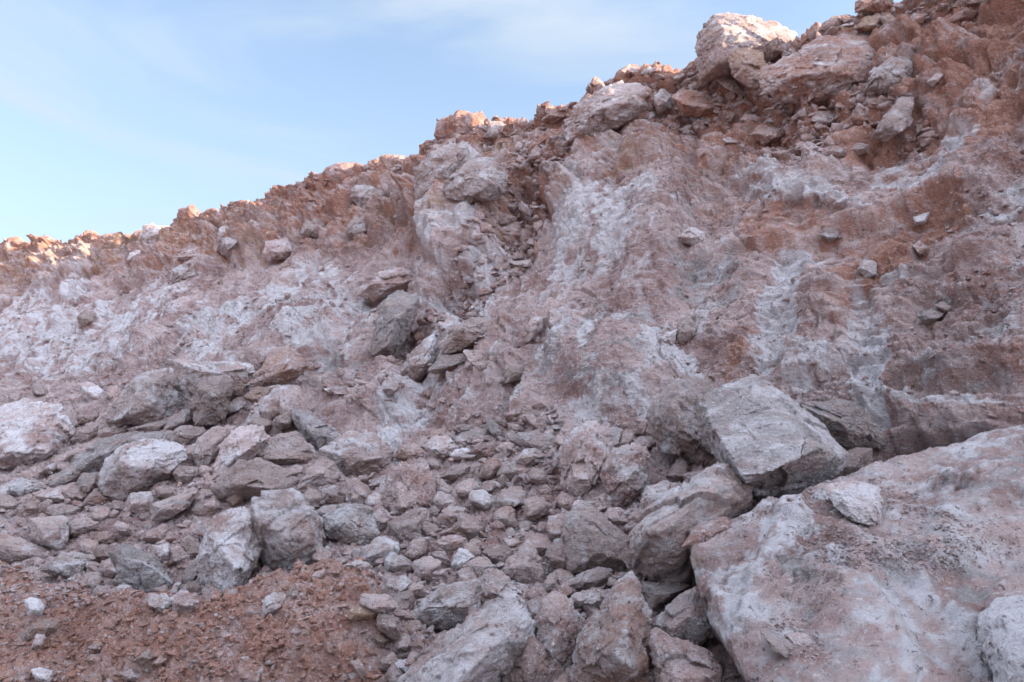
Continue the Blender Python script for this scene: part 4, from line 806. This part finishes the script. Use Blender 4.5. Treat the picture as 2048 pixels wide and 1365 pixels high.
scatter('gravel', 'brown crumbs and pebbles on the soil mound', [(-60, 1110), (60, 1130), (300, 1215), (430, 1215), (560, 1180), (690, 1135), (770, 1180), (800, 1385), (-60, 1385)], 4300, .012, .12, SOILM, 3, power=3.2, sink=.16)
scatter('gravel', 'pebble drift on the left foot of the soil', [(-60, 1130), (200, 1170), (300, 1215), (200, 1235), (-60, 1250)], 900, .02, .10, MIX, 4, power=1.8)
scatter('crest_rubble', 'red and ochre stones along the skyline', [(-60, 488), (235, 466), (345, 458), (385, 428), (520, 400), (620, 375), (790, 328), (840, 322), (910, 270), (1080, 241), (1200, 186), (1380, 163), (1430, 150), (1530, 100), (1640, 62), (1900, -30), (2060, -80), (2060, 10), (1700, 90), (1540, 200), (1200, 240), (1080, 275), (900, 330), (640, 410), (420, 460), (200, 520), (-60, 560)], 2200, .03, .42, REDM, 5, power=3.6, sink=.25)
scatter('red_debris', 'red stones and clay crumbs spilled over the upper right slope', [(1290, 200), (1450, 150), (1540, 190), (1800, 200), (1860, 260), (1800, 330), (1700, 345), (1560, 345), (1400, 290), (1290, 260)], 2000, .02, .38, REDM, 6, power=3.0, sink=.25, clump=.8)
scatter('slope_debris', 'stones lodged in the gully of the upper middle slope', [(1000, 300), (1180, 300), (1120, 400), (1040, 540), (960, 600), (860, 690), (800, 690), (930, 560), (1000, 460)], 1100, .04, .34, [(.4, (.1, .4, .05, .15)), (.3, (.3, .1, .1, .1)), (.3, (.1, .1, .35, .1))], 7, power=2.4)
scatter('slope_debris', 'scattered stones caught on the long pale slope', [(-60, 640), (300, 560), (560, 480), (700, 400), (840, 420), (800, 600), (1000, 620), (1080, 760), (820, 850), (640, 820), (330, 740), (-60, 800)], 1300, .02, .26, MIX, 8, power=3.6, clump=.9)
scatter('slope_debris', 'pebbles strewn over the right slope', [(1300, 300), (2060, 250), (2060, 840), (1300, 820), (1130, 560)], 1500, .015, .12, [(.4, (.1, .45, .05, .1)), (.3, (.5, .1, .1, .1)), (.3, (.1, .1, .35, .1))], 9, power=3.0, clump=1.3)
scatter('slate_debris', 'thin grey slate fragments in the scree', [(880, 850), (1130, 830), (1130, 920), (1050, 960), (900, 960)], 420, .05, .24, [(.6, (.1, 0, .6, .05)), (.4, (.1, .15, .3, .1))], 10, power=1.6)
scatter('slab_crumbs', 'dark crumbs lying on the giant front slab', [(1380, 1060), (1560, 1000), (1760, 950), (1960, 1060), (1900, 1140), (1700, 1140), (1560, 1080)], 1300, .008, .04, [(.6, (.1, .1, .3, .2)), (.4, (.3, .2, .1, .1))], 12, power=2.6, clump=1.8, surface=on_slab)
scatter('slab_crumbs', 'crumbs around the broken flakes on the giant front slab', [(1520, 1245), (1560, 1228), (1620, 1240), (1650, 1290), (1640, 1320), (1600, 1318), (1560, 1300)], 260, .008, .03, [(.8, (.1, .1, .3, .3)), (.2, (.3, .2, .1, .1))], 13, power=2.0, surface=on_slab)
scatter('slab_crumbs', 'dark grit in the middle of the giant front slab', [(1590, 1120), (1680, 1120), (1690, 1190), (1640, 1220), (1580, 1190)], 420, .006, .022, [(.7, (.1, .1, .35, .3)), (.3, (.2, .1, .2, .2))], 15, power=2.4, surface=on_slab)
scatter('slab_crumbs', 'grit drift in the dip at the right of the giant front slab', [(1780, 1060), (2040, 1030), (2040, 1110), (1900, 1160), (1800, 1140)], 700, .006, .022, [(.7, (.1, .2, .25, .3)), (.3, (.4, .1, .2, .0))], 16, power=2.6, surface=on_slab)
print('things', len(recs) + 1)
